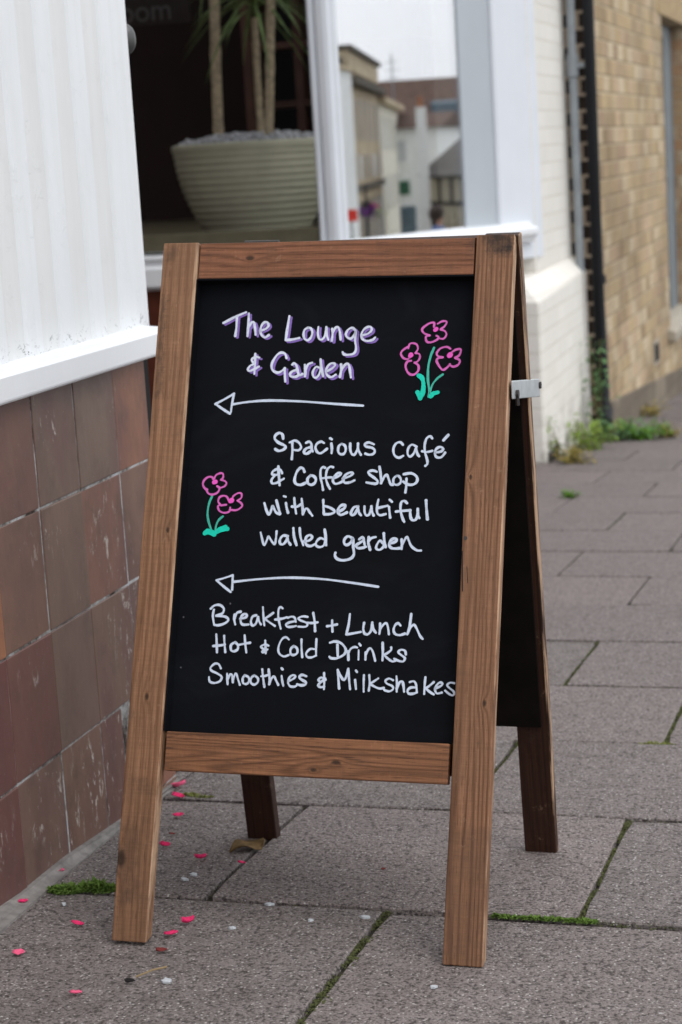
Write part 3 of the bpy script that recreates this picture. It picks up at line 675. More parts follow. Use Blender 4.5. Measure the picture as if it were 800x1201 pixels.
# handwriting: pen paths on the panel in tenths of a millimetre
S = {"title":[[[800,7639],[941,7713],[1088,7776]],[[973,7706],[976,7582],[968,7472]],[[1126,7759],[1129,7622],[1128,7468]],[[1129,7574],[1167,7639],[1200,7642],[1219,7566],[1233,7484]],[[1290,7535],[1355,7557],[1391,7596],[1380,7636],[1342,7645],[1304,7604],[1290,7535],[1312,7480],[1356,7449],[1406,7480]],[[1655,7719],[1640,7562],[1627,7412]],[[1627,7412],[1709,7419],[1801,7438]],[[1905,7569],[1862,7540],[1852,7479],[1873,7424],[1915,7410],[1953,7451],[1963,7512],[1940,7560],[1898,7571]],[[2038,7579],[2035,7491],[2057,7425],[2094,7418],[2127,7463],[2137,7569]],[[2139,7574],[2151,7476],[2174,7412]],[[2216,7550],[2224,7476],[2219,7401]],[[2223,7489],[2253,7559],[2289,7570],[2314,7516],[2331,7414]],[[2513,7525],[2470,7562],[2417,7535],[2393,7481],[2416,7440],[2464,7426],[2506,7484],[2515,7525],[2515,7406],[2533,7298],[2509,7237],[2443,7220],[2385,7226],[2366,7255]],[[2604,7466],[2670,7485],[2715,7526],[2708,7566],[2672,7573],[2620,7540],[2590,7473],[2614,7412],[2675,7394],[2735,7407],[2767,7437]],[[1300,7190],[1255,7199],[1204,7170],[1217,7135],[1247,7115],[1193,7088],[1162,7040],[1187,7020],[1238,7040],[1304,7076]],[[1245,7238],[1249,7115],[1250,6981]],[[1653,7184],[1631,7235],[1582,7253],[1529,7222],[1479,7141],[1466,7073],[1494,7019],[1557,6998],[1611,7025],[1639,7052]],[[1639,7052],[1644,6977],[1657,6883]],[[1733,7099],[1756,7115],[1788,7085],[1806,7018],[1831,6963],[1869,6979]],[[1802,7034],[1748,7018],[1712,6984],[1725,6950],[1780,6943],[1827,6966]],[[1893,7096],[1904,7017],[1905,6950]],[[1903,7017],[1934,7098],[1987,7122]],[[2087,7057],[2038,7068],[2001,7003],[2012,6947],[2047,6932],[2085,6976],[2099,7070],[2091,7165]],[[2092,7165],[2112,7043],[2137,6949]],[[2174,7010],[2237,7043],[2278,7083],[2268,7110],[2226,7110],[2184,7070],[2167,7010],[2195,6956],[2243,6939],[2295,6969]],[[2355,7096],[2360,7016],[2351,6942]],[[2360,7016],[2397,7083],[2438,7107],[2462,7069],[2476,7002],[2490,6935]]],"first_arrow":[[[2660,6581],[2277,6605],[1868,6634],[1457,6645],[1183,6626],[991,6596]],[[1001,6732],[881,6661],[769,6601]],[[769,6601],[868,6536],[966,6477]],[[1001,6732],[985,6612],[976,6498]]],"cafe":[[[1673,6163],[1660,6216],[1621,6236],[1575,6209],[1567,6162],[1615,6115],[1690,6082],[1712,6056],[1676,6022],[1622,6011],[1582,6032]],[[1792,6119],[1802,6010],[1800,5910]],[[1758,6116],[1825,6141],[1881,6110],[1909,6057],[1880,6021],[1818,6023]],[[1969,6113],[2008,6128],[2037,6098],[2043,6045],[2061,6005]],[[2040,6062],[1980,6044],[1951,6011],[1959,5980],[1997,5982],[2042,6018]],[[2198,6112],[2157,6129],[2107,6102],[2092,6052],[2118,5999],[2166,5986],[2237,6039]],[[2290,6106],[2300,6040],[2300,5987]],[[2269,6172],[2293,6159]],[[2421,6104],[2385,6073],[2382,6007],[2415,5974],[2459,5984],[2476,6034],[2460,6083],[2417,6104]],[[2528,6107],[2532,6035],[2555,5978],[2593,5975],[2623,6042],[2625,6108]],[[2625,6108],[2635,6029],[2669,5969]],[[2826,6099],[2761,6122],[2711,6102],[2726,6072],[2804,6056],[2839,6023],[2826,5984],[2776,5970],[2725,5983]],[[3186,6096],[3152,6127],[3100,6111],[3070,6045],[3088,5968],[3142,5936],[3196,5960]],[[3356,6073],[3298,6099],[3257,6059],[3249,5989],[3280,5950],[3324,5990],[3350,6070]],[[3350,6066],[3366,5994],[3394,5955]],[[3544,6176],[3516,6203],[3475,6176],[3455,6100],[3463,6008],[3494,5916],[3498,5864],[3476,5838]],[[3427,6018],[3480,6008],[3552,6024]],[[3588,6002],[3661,6018],[3685,6049],[3647,6072],[3599,6046],[3586,5989],[3611,5946],[3667,5947],[3710,6003]],[[3683,6154],[3738,6219]],[[1688,5731],[1665,5773],[1613,5779],[1567,5748],[1562,5717],[1608,5708],[1648,5722]],[[1601,5704],[1560,5648],[1570,5604],[1621,5608],[1673,5638],[1715,5663]],[[1635,5815],[1651,5689],[1666,5582]],[[1971,5752],[1951,5791],[1914,5797],[1873,5744],[1852,5651],[1875,5601],[1934,5588],[1993,5613]],[[2051,5706],[2017,5666],[2025,5609],[2069,5590],[2110,5614],[2122,5660],[2093,5697],[2048,5708]],[[2231,5803],[2199,5811],[2175,5773],[2180,5681],[2203,5602],[2220,5529]],[[2331,5811],[2293,5817],[2255,5774],[2247,5681],[2272,5602],[2307,5543]],[[2198,5672],[2265,5682],[2321,5686]],[[2333,5672],[2407,5703],[2436,5733],[2396,5738],[2351,5696],[2337,5643],[2370,5606],[2436,5624],[2474,5651]],[[2460,5670],[2545,5702],[2583,5735],[2549,5748],[2493,5717],[2463,5657],[2489,5621],[2549,5625],[2608,5652]],[[2881,5760],[2829,5775],[2777,5759],[2792,5726],[2866,5675],[2898,5638],[2869,5612],[2758,5627]],[[2910,5822],[2932,5715],[2941,5623]],[[2941,5623],[2980,5706],[3009,5719],[3031,5676],[3058,5614],[3090,5601]],[[3128,5713],[3094,5677],[3096,5621],[3134,5601],[3176,5622],[3183,5669],[3157,5708],[3128,5713]],[[3216,5733],[3310,5745],[3375,5706],[3385,5650],[3344,5610],[3278,5607],[3213,5642]],[[3252,5679],[3254,5587],[3248,5511]],[[1488,5354],[1522,5262],[1559,5214],[1589,5303],[1600,5314],[1642,5244],[1690,5221]],[[1639,5390],[1668,5304],[1698,5222]],[[1762,5358],[1777,5292],[1797,5240]],[[1730,5444],[1754,5437]],[[1863,5423],[1879,5320],[1900,5231]],[[1843,5317],[1897,5314],[1960,5348]],[[1958,5416],[1976,5308],[1985,5223]],[[1985,5223],[2010,5286],[2038,5292],[2070,5250],[2106,5207]],[[2231,5404],[2240,5312],[2249,5231]],[[2243,5332],[2328,5307],[2384,5264],[2332,5232],[2252,5228]],[[2435,5262],[2495,5300],[2513,5339],[2472,5344],[2434,5312],[2424,5262],[2460,5223],[2535,5253]],[[2673,5329],[2620,5317],[2587,5251],[2606,5222],[2638,5242],[2665,5298],[2673,5329]],[[2672,5318],[2688,5253],[2716,5221]],[[2752,5332],[2756,5267],[2778,5224],[2817,5238],[2836,5333]],[[2837,5333],[2849,5268],[2871,5223]],[[2920,5420],[2908,5334],[2913,5259],[2950,5227],[3019,5242]],[[2912,5312],[2977,5329],[3036,5343]],[[3056,5330],[3067,5258],[3077,5200]],[[3058,5418],[3090,5392]],[[3275,5379],[3243,5404],[3207,5391],[3197,5339],[3207,5261],[3235,5183],[3253,5151]],[[3145,5273],[3230,5284],[3319,5291]],[[3319,5286],[3328,5210],[3356,5172],[3399,5186],[3415,5251],[3409,5309]],[[3411,5309],[3418,5238],[3437,5199]],[[3508,5414],[3519,5304],[3536,5188]],[[1465,4990],[1491,4905],[1523,4833],[1558,4917],[1573,4939],[1615,4881],[1654,4851],[1665,4934],[1667,5007]],[[1813,4950],[1754,4956],[1717,4909],[1720,4859],[1759,4849],[1796,4891],[1810,4943]],[[1808,4937],[1824,4885],[1853,4846]],[[1876,5050],[1894,4938],[1930,4841]],[[1957,5051],[1975,4940],[2015,4842]],[[2019,4888],[2085,4902],[2120,4940],[2094,4968],[2052,4948],[2036,4895],[2057,4846],[2109,4834],[2155,4854]],[[2271,4919],[2220,4931],[2176,4884],[2178,4841],[2224,4823],[2273,4847],[2288,4919],[2271,5037]],[[2272,5037],[2292,4945],[2302,4848]],[[2627,4938],[2568,4961],[2527,4924],[2527,4874],[2561,4855],[2606,4886],[2629,4938],[2643,4822],[2654,4744],[2617,4691],[2526,4667],[2448,4684],[2419,4726],[2424,4756]],[[2709,4927],[2745,4951],[2765,4921],[2718,4884],[2674,4851],[2702,4820],[2755,4824],[2800,4838]],[[2762,4928],[2779,4870],[2790,4835]],[[2827,4955],[2824,4890],[2851,4804]],[[2826,4890],[2854,4940],[2912,4959]],[[3009,4880],[2967,4916],[2930,4860],[2929,4817],[2967,4804],[3009,4835],[3021,4894],[3009,5004]],[[3010,5004],[3022,4907],[3041,4842]],[[3087,4882],[3152,4903],[3174,4933],[3143,4945],[3101,4921],[3084,4869],[3110,4831],[3163,4823],[3219,4829]],[[3233,4936],[3241,4872],[3239,4820]],[[3239,4859],[3274,4937],[3299,4964],[3321,4925],[3357,4855],[3425,4808],[3477,4805]]],"second_arrow":[[[2975,4357],[2627,4400],[2263,4435],[1870,4442],[1503,4417],[1150,4373]],[[1144,4456],[1041,4420],[939,4388]],[[939,4388],[1036,4315],[1130,4249]],[[1144,4456],[1148,4277]]],"menu":[[[932,4025],[924,3946],[948,3839]],[[891,4037],[935,4077],[1003,4085],[1058,4041],[1042,3982],[965,3953]],[[965,3951],[1081,3944],[1125,3906],[1087,3865],[1007,3837],[950,3839]],[[1199,3973],[1199,3914],[1217,3852]],[[1202,3921],[1227,3991],[1274,4010]],[[1273,3923],[1343,3942],[1355,3975],[1323,3983],[1287,3949],[1285,3884],[1318,3853],[1386,3857]],[[1476,3972],[1429,3953],[1413,3888],[1436,3846],[1477,3870],[1501,3949]],[[1501,3951],[1518,3897],[1543,3862]],[[1553,4074],[1567,3964],[1586,3850]],[[1688,4006],[1635,3966],[1583,3932]],[[1590,3929],[1653,3888],[1720,3849]],[[1803,4065],[1775,4080],[1753,4047],[1756,3956],[1775,3879],[1795,3817]],[[1718,3926],[1798,3938],[1863,3959]],[[1877,3953],[1923,3968],[1961,3955],[1980,3904]],[[1970,3913],[1907,3899],[1858,3871],[1880,3843],[1937,3845],[1983,3856]],[[2123,3970],[2063,3975],[2007,3950],[2042,3923],[2107,3901],[2126,3873],[2097,3849],[2013,3849]],[[2190,4020],[2213,3917],[2226,3802]],[[2114,3901],[2174,3897],[2253,3908]],[[2430,3936],[2442,3802]],[[2372,3864],[2434,3875],[2493,3889]],[[2646,4020],[2637,3891],[2615,3772]],[[2615,3772],[2696,3787],[2793,3808]],[[2827,3916],[2821,3845],[2840,3790],[2884,3785],[2920,3835],[2927,3925]],[[2927,3925],[2944,3849],[2977,3805]],[[3023,3915],[3027,3851],[3021,3793]],[[3023,3838],[3063,3901],[3098,3921],[3120,3879],[3138,3790]],[[3275,3897],[3244,3925],[3209,3901],[3192,3843],[3215,3795],[3271,3784],[3332,3803]],[[3397,4040],[3387,3913],[3361,3797]],[[3367,3810],[3402,3885],[3439,3911],[3474,3864],[3517,3783],[3551,3746]],[[985,3725],[999,3609],[1010,3505]],[[957,3581],[1038,3590],[1103,3603]],[[1087,3709],[1098,3612],[1115,3511]],[[1232,3635],[1183,3601],[1187,3539],[1226,3525],[1269,3552],[1268,3602],[1232,3635]],[[1347,3723],[1361,3620],[1382,3517]],[[1271,3602],[1348,3620],[1421,3635]],[[1611,3667],[1619,3589],[1627,3512]],[[1656,3606],[1611,3619],[1561,3594],[1587,3569],[1608,3563]],[[1608,3563],[1579,3534],[1597,3524],[1648,3562]],[[1907,3689],[1865,3716],[1817,3686],[1782,3594],[1794,3520],[1854,3483],[1917,3502]],[[1972,3613],[1937,3574],[1941,3518],[1979,3503],[2021,3531],[2014,3586],[1972,3613]],[[2064,3694],[2071,3591],[2087,3482]],[[2233,3583],[2176,3581],[2133,3529],[2149,3487],[2200,3482],[2258,3507]],[[2250,3706],[2252,3597],[2258,3507]],[[2514,3643],[2526,3509]],[[2420,3666],[2478,3683],[2559,3664],[2619,3595],[2603,3531],[2517,3483],[2447,3481],[2424,3497]],[[2650,3571],[2660,3469]],[[2655,3546],[2681,3601],[2725,3624],[2761,3619]],[[2780,3588],[2783,3473]],[[2782,3665],[2799,3646]],[[2866,3565],[2869,3476]],[[2866,3514],[2891,3589],[2922,3615],[2957,3568],[2989,3467]],[[3068,3686],[3076,3585],[3077,3477]],[[3175,3632],[3174,3601],[3127,3561],[3089,3543]],[[3092,3541],[3144,3498],[3197,3468],[3236,3476]],[[3358,3556],[3343,3600],[3293,3608],[3265,3578],[3310,3541],[3348,3511],[3330,3472],[3275,3477],[3218,3500]],[[1074,3312],[1041,3361],[993,3365],[945,3321],[954,3282],[1036,3246],[1090,3209],[1073,3157],[1003,3131],[944,3149],[930,3201]],[[1157,3251],[1164,3186],[1173,3122]],[[1165,3173],[1198,3243],[1224,3227],[1237,3148]],[[1236,3163],[1259,3252],[1279,3242],[1304,3178],[1328,3121]],[[1381,3239],[1359,3200],[1367,3148],[1401,3133],[1437,3157],[1434,3213],[1381,3239]],[[1502,3241],[1466,3210],[1466,3152],[1509,3130],[1551,3162],[1548,3210],[1502,3241]],[[1597,3318],[1615,3215],[1638,3107]],[[1589,3234],[1636,3239],[1682,3256]],[[1677,3320],[1695,3218],[1696,3141]],[[1696,3141],[1724,3217],[1754,3233],[1780,3189],[1810,3139]],[[1845,3249],[1857,3185],[1874,3128]],[[1839,3339],[1853,3326]],[[1936,3188],[1991,3216],[2016,3246],[1988,3262],[1946,3233],[1930,3175],[1957,3128],[2010,3123],[2042,3141]],[[2154,3254],[2100,3268],[2065,3244],[2093,3213],[2150,3183],[2145,3154],[2095,3143],[2045,3154]],[[2370,3300],[2379,3191],[2381,3109]],[[2394,3220],[2340,3245],[2305,3214],[2337,3190]],[[2337,3190],[2306,3151],[2341,3129],[2379,3140]],[[2337,3190],[2387,3233]],[[2536,3344],[2551,3236],[2567,3122]],[[2538,3341],[2582,3262],[2624,3226],[2653,3290],[2666,3361]],[[2666,3361],[2682,3241],[2702,3117]],[[2757,3231],[2774,3123]],[[2761,3343],[2775,3326]],[[2862,3291],[2864,3196],[2870,3095]],[[2927,3294],[2937,3199],[2931,3110]],[[3040,3260],[2984,3220],[2940,3193]],[[2942,3193],[2993,3163],[3060,3140],[3111,3148]],[[3220,3245],[3170,3262],[3128,3235],[3150,3200],[3213,3175],[3225,3140],[3184,3112],[3125,3122],[3101,3148]],[[3259,3293],[3270,3198],[3271,3110]],[[3269,3148],[3301,3222],[3333,3230],[3348,3189],[3361,3113]],[[3423,3229],[3468,3241],[3499,3207],[3516,3107]],[[3504,3169],[3436,3164],[3402,3128],[3420,3093],[3476,3095],[3516,3113]],[[3609,3293],[3605,3198],[3604,3097]],[[3712,3240],[3663,3194],[3620,3163]],[[3622,3161],[3667,3125],[3719,3095]],[[3731,3165],[3791,3192],[3819,3222],[3789,3239],[3748,3203],[3732,3152],[3757,3108],[3814,3120]],[[3959,3236],[3906,3239],[3876,3208],[3910,3172],[3957,3136],[3957,3096],[3917,3099],[3854,3144]]],"petals":[[[3494,7566],[3491,7619],[3425,7606],[3349,7540],[3378,7486],[3446,7459]],[[3439,7459],[3400,7443],[3413,7385],[3464,7372],[3541,7405],[3557,7438],[3532,7454]],[[3556,7424],[3620,7417],[3654,7470],[3628,7515],[3577,7531]],[[3577,7538],[3625,7571],[3649,7628],[3596,7636],[3538,7605]],[[3189,7300],[3202,7351],[3239,7364],[3290,7346],[3309,7293],[3285,7246]],[[3281,7239],[3329,7226],[3338,7179],[3310,7132],[3274,7119]],[[3274,7119],[3323,7085],[3327,7019],[3273,6968],[3208,6986],[3167,7066],[3184,7130],[3234,7143]],[[3188,7320],[3126,7280],[3099,7234],[3131,7180],[3183,7162],[3215,7186]],[[3712,7290],[3665,7314],[3589,7295],[3546,7238],[3565,7198],[3625,7184]],[[3618,7184],[3562,7171],[3551,7131],[3601,7051],[3639,7027],[3690,7064],[3715,7097]],[[3715,7090],[3756,7066],[3817,7090],[3835,7143],[3776,7176]],[[3776,7180],[3825,7209],[3841,7280],[3785,7280],[3734,7250]],[[809,5645],[791,5672],[741,5674],[691,5633],[678,5579],[707,5531],[741,5516]],[[727,5515],[758,5468],[812,5454],[874,5480],[898,5534],[865,5560]],[[900,5539],[957,5558],[982,5599],[954,5628],[909,5641]],[[909,5641],[933,5668],[929,5714],[892,5724],[841,5699],[820,5656]],[[1027,5380],[1002,5426],[956,5441],[905,5421],[892,5368],[920,5331]],[[932,5320],[997,5329]],[[920,5329],[893,5304],[917,5251],[983,5227],[1045,5247],[1052,5295]],[[1046,5268],[1134,5264],[1200,5308],[1191,5350],[1137,5382]],[[1147,5387],[1187,5420],[1183,5471],[1141,5476],[1090,5445],[1074,5418]]],"petal_dots":[[[3512,7524],[3527,7537]],[[3219,7202],[3227,7213]],[[3704,7202],[3717,7213]],[[821,5607],[843,5613]],[[1051,5374],[1068,5383]]],"stems":[[[3509,7305],[3472,7198],[3449,7065],[3453,6905],[3476,6773],[3472,6693]],[[3635,6971],[3566,6918],[3510,6839],[3483,6733]],[[808,5431],[776,5345],[764,5227],[783,5121],[827,5015]],[[964,5182],[912,5133],[884,5058],[884,4984]]],"leaves":[[[3337,6956],[3381,6922],[3402,6839],[3396,6733],[3370,6673]],[[3334,6746],[3353,6700],[3370,6673]],[[3498,6696],[3529,6730],[3585,6746]],[[745,4971],[789,5004],[851,4989]],[[748,4966],[797,4974],[872,4954]],[[895,4984],[953,5028],[1011,5052]],[[911,4990],[976,5012],[1035,5027]]]}
# ================================================================ A-BOARD
sign_root = thing('sandwich_board', 'brown timber sandwich board with black panel of chalk marker writing on the pavement', 'sign board', (-0.68, 2.25, gz(-0.68, 2.25)))
inv = Matrix.Translation((0.68, -2.25, -gz(-0.68, 2.25)))
def frame_mat(o, e, up):
    e = Vector(e).normalized(); up = Vector(up); up = (up - e*up.dot(e)).normalized(); bk = up.cross(e)
    m = Matrix((e, bk, up)).transposed().to_4x4(); m.translation = Vector(o); return m
FM = frame_mat((-0.9045, 2.0307, -0.1278), (0.9994, 0.0209, -0.028), (0.0187, 0.358, 0.9336))
RM = frame_mat((-0.886, 2.486, -0.1655), (0.9995, -0.012, -0.012), (0.004, -0.147, 0.989))
def part(name, bm, mat, M_, parent=sign_root, **k):
    o = obj(name, bm, mat, parent, **k)
    if parent is sign_root: o.matrix_local = inv @ M_
    return o
def stile(x0t, x1t, x0b, x1b, y0, y1, zt, zb0, zb1, ztb=None):
    bm = bmesh.new(); n = 9; rings = []
    for i in range(n+1):
        t = i/n; a = x0b+(x0t-x0b)*t; b = x1b+(x1t-x1b)*t
        j = rnd.uniform(-.0004, .0004); k = rnd.uniform(-.0004, .0004)
        zf = zb0+(zt-zb0)*t; zk = zb1+((ztb or zt)-zb1)*t
        rings.append([bm.verts.new(p) for p in ((a+j, y0, zf), (b+k, y0, zf), (b+k, y1, zk), (a+j, y1, zk))])
    bm.faces.new(rings[0][::-1]); bm.faces.new(rings[-1])
    for a, b in zip(rings, rings[1:]):
        for k in range(4): bm.faces.new((a[k], a[(k+1) % 4], b[(k+1) % 4], b[k]))
    return bm
W = 0.4478
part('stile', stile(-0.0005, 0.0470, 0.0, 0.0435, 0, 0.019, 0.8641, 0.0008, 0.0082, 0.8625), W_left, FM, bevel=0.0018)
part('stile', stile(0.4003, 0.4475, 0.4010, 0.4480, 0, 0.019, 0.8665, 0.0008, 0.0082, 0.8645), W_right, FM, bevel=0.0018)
part('top_rail', B(0.0485, 0.3985, 0.0006, 0.018, 0.8165, 0.8628), W_top, FM, bevel=0.0014)
part('bottom_rail', B(0.0490, 0.3965, 0.0035, 0.0185, 0.2048, 0.2518), W_bot, FM, bevel=0.0014)
panel = part('chalk_panel', B(0.010, 0.438, 0.0195, 0.0240, 0.215, 0.845), M_black, FM)
# black paint strayed on to the inner edges of the timber
bm = bmesh.new(); box(bm, 0.0455, 0.0478, 0.0012, 0.0188, 0.252, 0.8162); part('painted_edge', bm, M_black, FM)
bm = bmesh.new(); box(bm, 0.0476, 0.3996, 0.0012, 0.0188, 0.8146, 0.8169); part('painted_edge', bm, M_black, FM)

def smooth_line(p, sub=5):
    if len(p) == 2: return [p[0], ((p[0][0]+p[1][0])/2, (p[0][1]+p[1][1])/2), p[1]]
    o = []
    for i in range(len(p)-1):
        p0, p1, p2, p3 = p[max(i-1, 0)], p[i], p[i+1], p[min(i+2, len(p)-1)]
        for k in range(sub):
            t = k/sub
            o.append(tuple(0.5*((2*p1[c]) + (-p0[c]+p2[c])*t + (2*p0[c]-5*p1[c]+4*p2[c]-p3[c])*t*t + (-p0[c]+3*p1[c]-3*p2[c]+p3[c])*t**3) for c in (0, 1)))
    o.append(p[-1]); return o
rs = random.Random(8)
def strokes(lines, width, y0=0.0195, lift=0.0003, shift=(0, 0)):
    bm = bmesh.new()
    for i, ln in enumerate(lines):
        pts = smooth_line([(u/10000+shift[0], v/10000+shift[1]) for u, v in ln]); y = y0 - lift - i*0.000012
        wd = width*0.96*rs.uniform(0.88, 1.10); n = len(pts); L = []; Rr = []
        for k, (u, v) in enumerate(pts):
            a = pts[max(k-1, 0)]; b = pts[min(k+1, n-1)]; du, dv = b[0]-a[0], b[1]-a[1]; l = math.hypot(du, dv) or 1e-9
            h = wd*0.5*(1 + 0.13*math.sin(k*0.55+i*2.1) + rs.uniform(-.07, .07)); px, pz = -dv/l*h, du/l*h
            L.append(bm.verts.new((u+px, y, v+pz))); Rr.append(bm.verts.new((u-px, y, v-pz)))
        for k in range(n-1): bm.faces.new((L[k], Rr[k], Rr[k+1], L[k+1]))
        for (c, d, A_, B_) in ((pts[0], pts[1], L[0], Rr[0]), (pts[-1], pts[-2], Rr[-1], L[-1])):
            ang = math.atan2(c[1]-d[1], c[0]-d[0]); h = (A_.co-B_.co).length/2
            arc = [bm.verts.new((c[0]+h*math.cos(ang+math.pi/2-math.pi*q/7), y, c[1]+h*math.sin(ang+math.pi/2-math.pi*q/7))) for q in range(1, 7)]
            vs = ([B_]+arc+[A_]) if False else [A_] + arc[::-1] + [B_]
            try: bm.faces.new(vs)
            except ValueError: pass
    # give the dried ink a little body
    for f in bm.faces: f.normal_update()
    return bm
def ink_part(name, bm, mat, label=None):
    me = bpy.data.meshes.new(name)
    for f in bm.faces:
        if f.normal.y > 0: f.normal_flip()
    bm.to_mesh(me); bm.free(); o = bpy.data.objects.new(name, me); C.objects.link(o); me.materials.append(mat); o.parent = panel
    if label: o['label'] = label
    return o
px = 0.00108
ink_part('lettering_shadow', strokes(S['title'], 0.0034, lift=0.0002, shift=(2.5*px, -1.6*px)), I_purple, 'purple shadow strokes behind the heading letters')
ink_part('heading', strokes(S['title'], 0.0031, lift=0.0009), I_title, 'white heading letters edged in purple')
ink_part('arrow', strokes(S['first_arrow'], 0.0030), I_white, 'upper white arrow pointing left')
ink_part('writing', strokes(S['cafe'], 0.0032), I_white, 'white handwriting between the two arrows')
ink_part('arrow', strokes(S['second_arrow'], 0.0028), I_white, 'lower white arrow pointing left')
ink_part('writing', strokes(S['menu'], 0.0029), I_white, 'white handwriting below the lower arrow')
for n0, n1, lb in ((0, 4, 'topmost pink flower of the upper drawing'), (4, 8, 'left pink flower of the upper drawing'), (8, 12, 'right pink flower of the upper drawing'), (12, 16, 'upper pink flower of the lower drawing'), (16, 21, 'lower pink flower of the lower drawing')):
    ink_part('flower_drawing', strokes(S['petals'][n0:n1], 0.0026), I_pink, lb)
for ln in S['petal_dots']: ink_part('flower_centre', strokes([ln], 0.0058, lift=0.0012), I_dot)
for ln in S['stems']: ink_part('stem_drawing', strokes([ln], 0.0027, lift=0.0003), I_stem)
for n0, n1 in ((0, 2), (2, 3), (3, 5), (5, 7)): ink_part('leaf_drawing', strokes(S['leaves'][n0:n1], 0.0052, lift=0.0009), I_leafg)

# rear frame
W2 = 0.440
part('stile', stile(0.0, 0.045, 0.0, 0.043, 0, 0.019, 0.8465, 0.0, -0.0028), W_rear_shade, RM, bevel=0.0016)
part('stile', stile(W2-0.045, W2, W2-0.043, W2, 0, 0.019, 0.8465, 0.0, -0.0028), W_rear_shade, RM, bevel=0.0016)
part('top_rail', B(0.046, W2-0.046, 0.001, 0.018, 0.80, 0.845), W_rearh_shade, RM, bevel=0.0012)
part('bottom_rail', B(0.045, W2-0.045, 0.001, 0.018, 0.200, 0.248), W_rearh_shade, RM, bevel=0.0012)
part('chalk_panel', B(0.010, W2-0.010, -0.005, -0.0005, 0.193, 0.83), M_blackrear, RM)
# hinges under the top edge and the zinc stay on the right-hand side
for x in (0.10, 0.34):
    bm = bmesh.new(); tube(bm, [(x, 0.0225, 0.8685), (x+0.045, 0.0225, 0.8685)], 0.0035, 10); box(bm, x, x+.045, 0.0195, 0.0212, 0.835, 0.8665)
    part('hinge', bm, M_bolt, FM)
bm = bmesh.new()
hexa(bm, [(-0.4415, 2.283, 0.4765), (-0.4390, 2.283, 0.4765), (-0.4390, 2.462, 0.4555), (-0.4415, 2.462, 0.4555), (-0.4415, 2.284, 0.4985), (-0.4390, 2.284, 0.4985), (-0.4390, 2.463, 0.4785), (-0.4415, 2.463, 0.4785)])
st = obj('stay_plate', bm, M_steel, sign_root, bevel=0.001); st.matrix_parent_inverse = inv
bm = bmesh.new()
tube(bm, [(-0.4395, 2.300, 0.4805), (-0.4355, 2.300, 0.4805)], 0.0048, 12); obj('bolt', bm, M_bolt, st)
bm = bmesh.new(); tube(bm, [(-0.4395, 2.4600, 0.4705), (-0.4365, 2.4600, 0.4705)], 0.0045, 12); obj('bolt', bm, M_bolt, st)
bm = bmesh.new(); tube(bm, [(-0.4380, 2.300, 0.479), (-0.4375, 2.300, 0.4665)], 0.0026, 8); obj('split_pin', bm, M_bolt, st)
bm = bmesh.new(); tube(bm, [(0.4045, -0.0006, 0.4935), (0.4045, 0.0008, 0.4935)], 0.0024, 12); part('nail_head', bm, M_bolt, FM)
bm = bmesh.new(); hexa(bm, [(0.4035, -0.0003, 0.430), (0.4046, -0.0003, 0.430), (0.4046, 0.0006, 0.430), (0.4035, 0.0006, 0.430), (0.4008, -0.0003, 0.478), (0.4018, -0.0003, 0.478), (0.4018, 0.0006, 0.478), (0.4008, 0.0006, 0.478)])
hexa(bm, [(0.4095, -0.0003, 0.440), (0.4101, -0.0003, 0.440), (0.4101, 0.0006, 0.440), (0.4095, 0.0006, 0.440), (0.4075, -0.0003, 0.460), (0.4080, -0.0003, 0.460), (0.4080, 0.0006, 0.460), (0.4075, 0.0006, 0.460)])
part('split', bm, M_dark, FM)

# ================================================================ POTTED PLANT IN THE WINDOW
pp = (-2.524, 7.75, 0.472)
pot = thing('potted_plant', 'dracaena with bare trunks in a large ribbed sage green pot inside the window', 'potted plant', pp)
bm = bmesh.new(); prof = []
nr = 96
for i in range(nr+1):
    t = i/nr; z = 0.385*t - 0.012; r = 0.195 + 0.128*(1-(1-t)**1.9)
    r += 0.0062*abs(math.sin(math.pi*t*14)) if t < 0.93 else 0.009
    prof.append((r, z))
prof += [(0.322, 0.379), (0.306, 0.379), (0.300, 0.30)]
lathe(bm, prof, 72); o = obj('pot', bm, M_pot, pot, smooth=True)
bm = bmesh.new(); lathe(bm, [(0.17, -0.002), (0.22, -0.002), (0.225, 0.01), (0.19, 0.012)], 48); obj('saucer', bm, M_terra, pot)
bm = bmesh.new(); rg = random.Random(2)
for i in range(240):
    a = rg.uniform(0, 6.283); r = 0.295*math.sqrt(rg.random()); h = 0.380 + 0.028*(1-(r/0.3)**2) + rg.uniform(-.006, .006)
    blob(bm, (r*math.cos(a), r*math.sin(a), h), rg.uniform(.010, .019), 1, 0.25, (1, 1, .75), rg)
lathe(bm, [(0.0, 0.365), (0.304, 0.365), (0.30, 0.374), (0.02, 0.388)], 24)
g = obj('pebble_mulch', bm, M_pebble, pot); g['kind'] = 'stuff'
def trunk(pts, r):
    bm = bmesh.new(); P = []; rr = []
    for i in range(len(pts)-1):
        for k in range(14):
            t = k/14; P.append([pts[i][c]+(pts[i+1][c]-pts[i][c])*t for c in range(3)]); rr.append(r*(1+rg.uniform(-.05, .10)+(0.06 if k % 2 else 0)))
    P.append(pts[-1]); rr.append(r*0.9); tube(bm, P, rr, 12)
    return obj('trunk', bm, M_bark, pot, smooth=True)
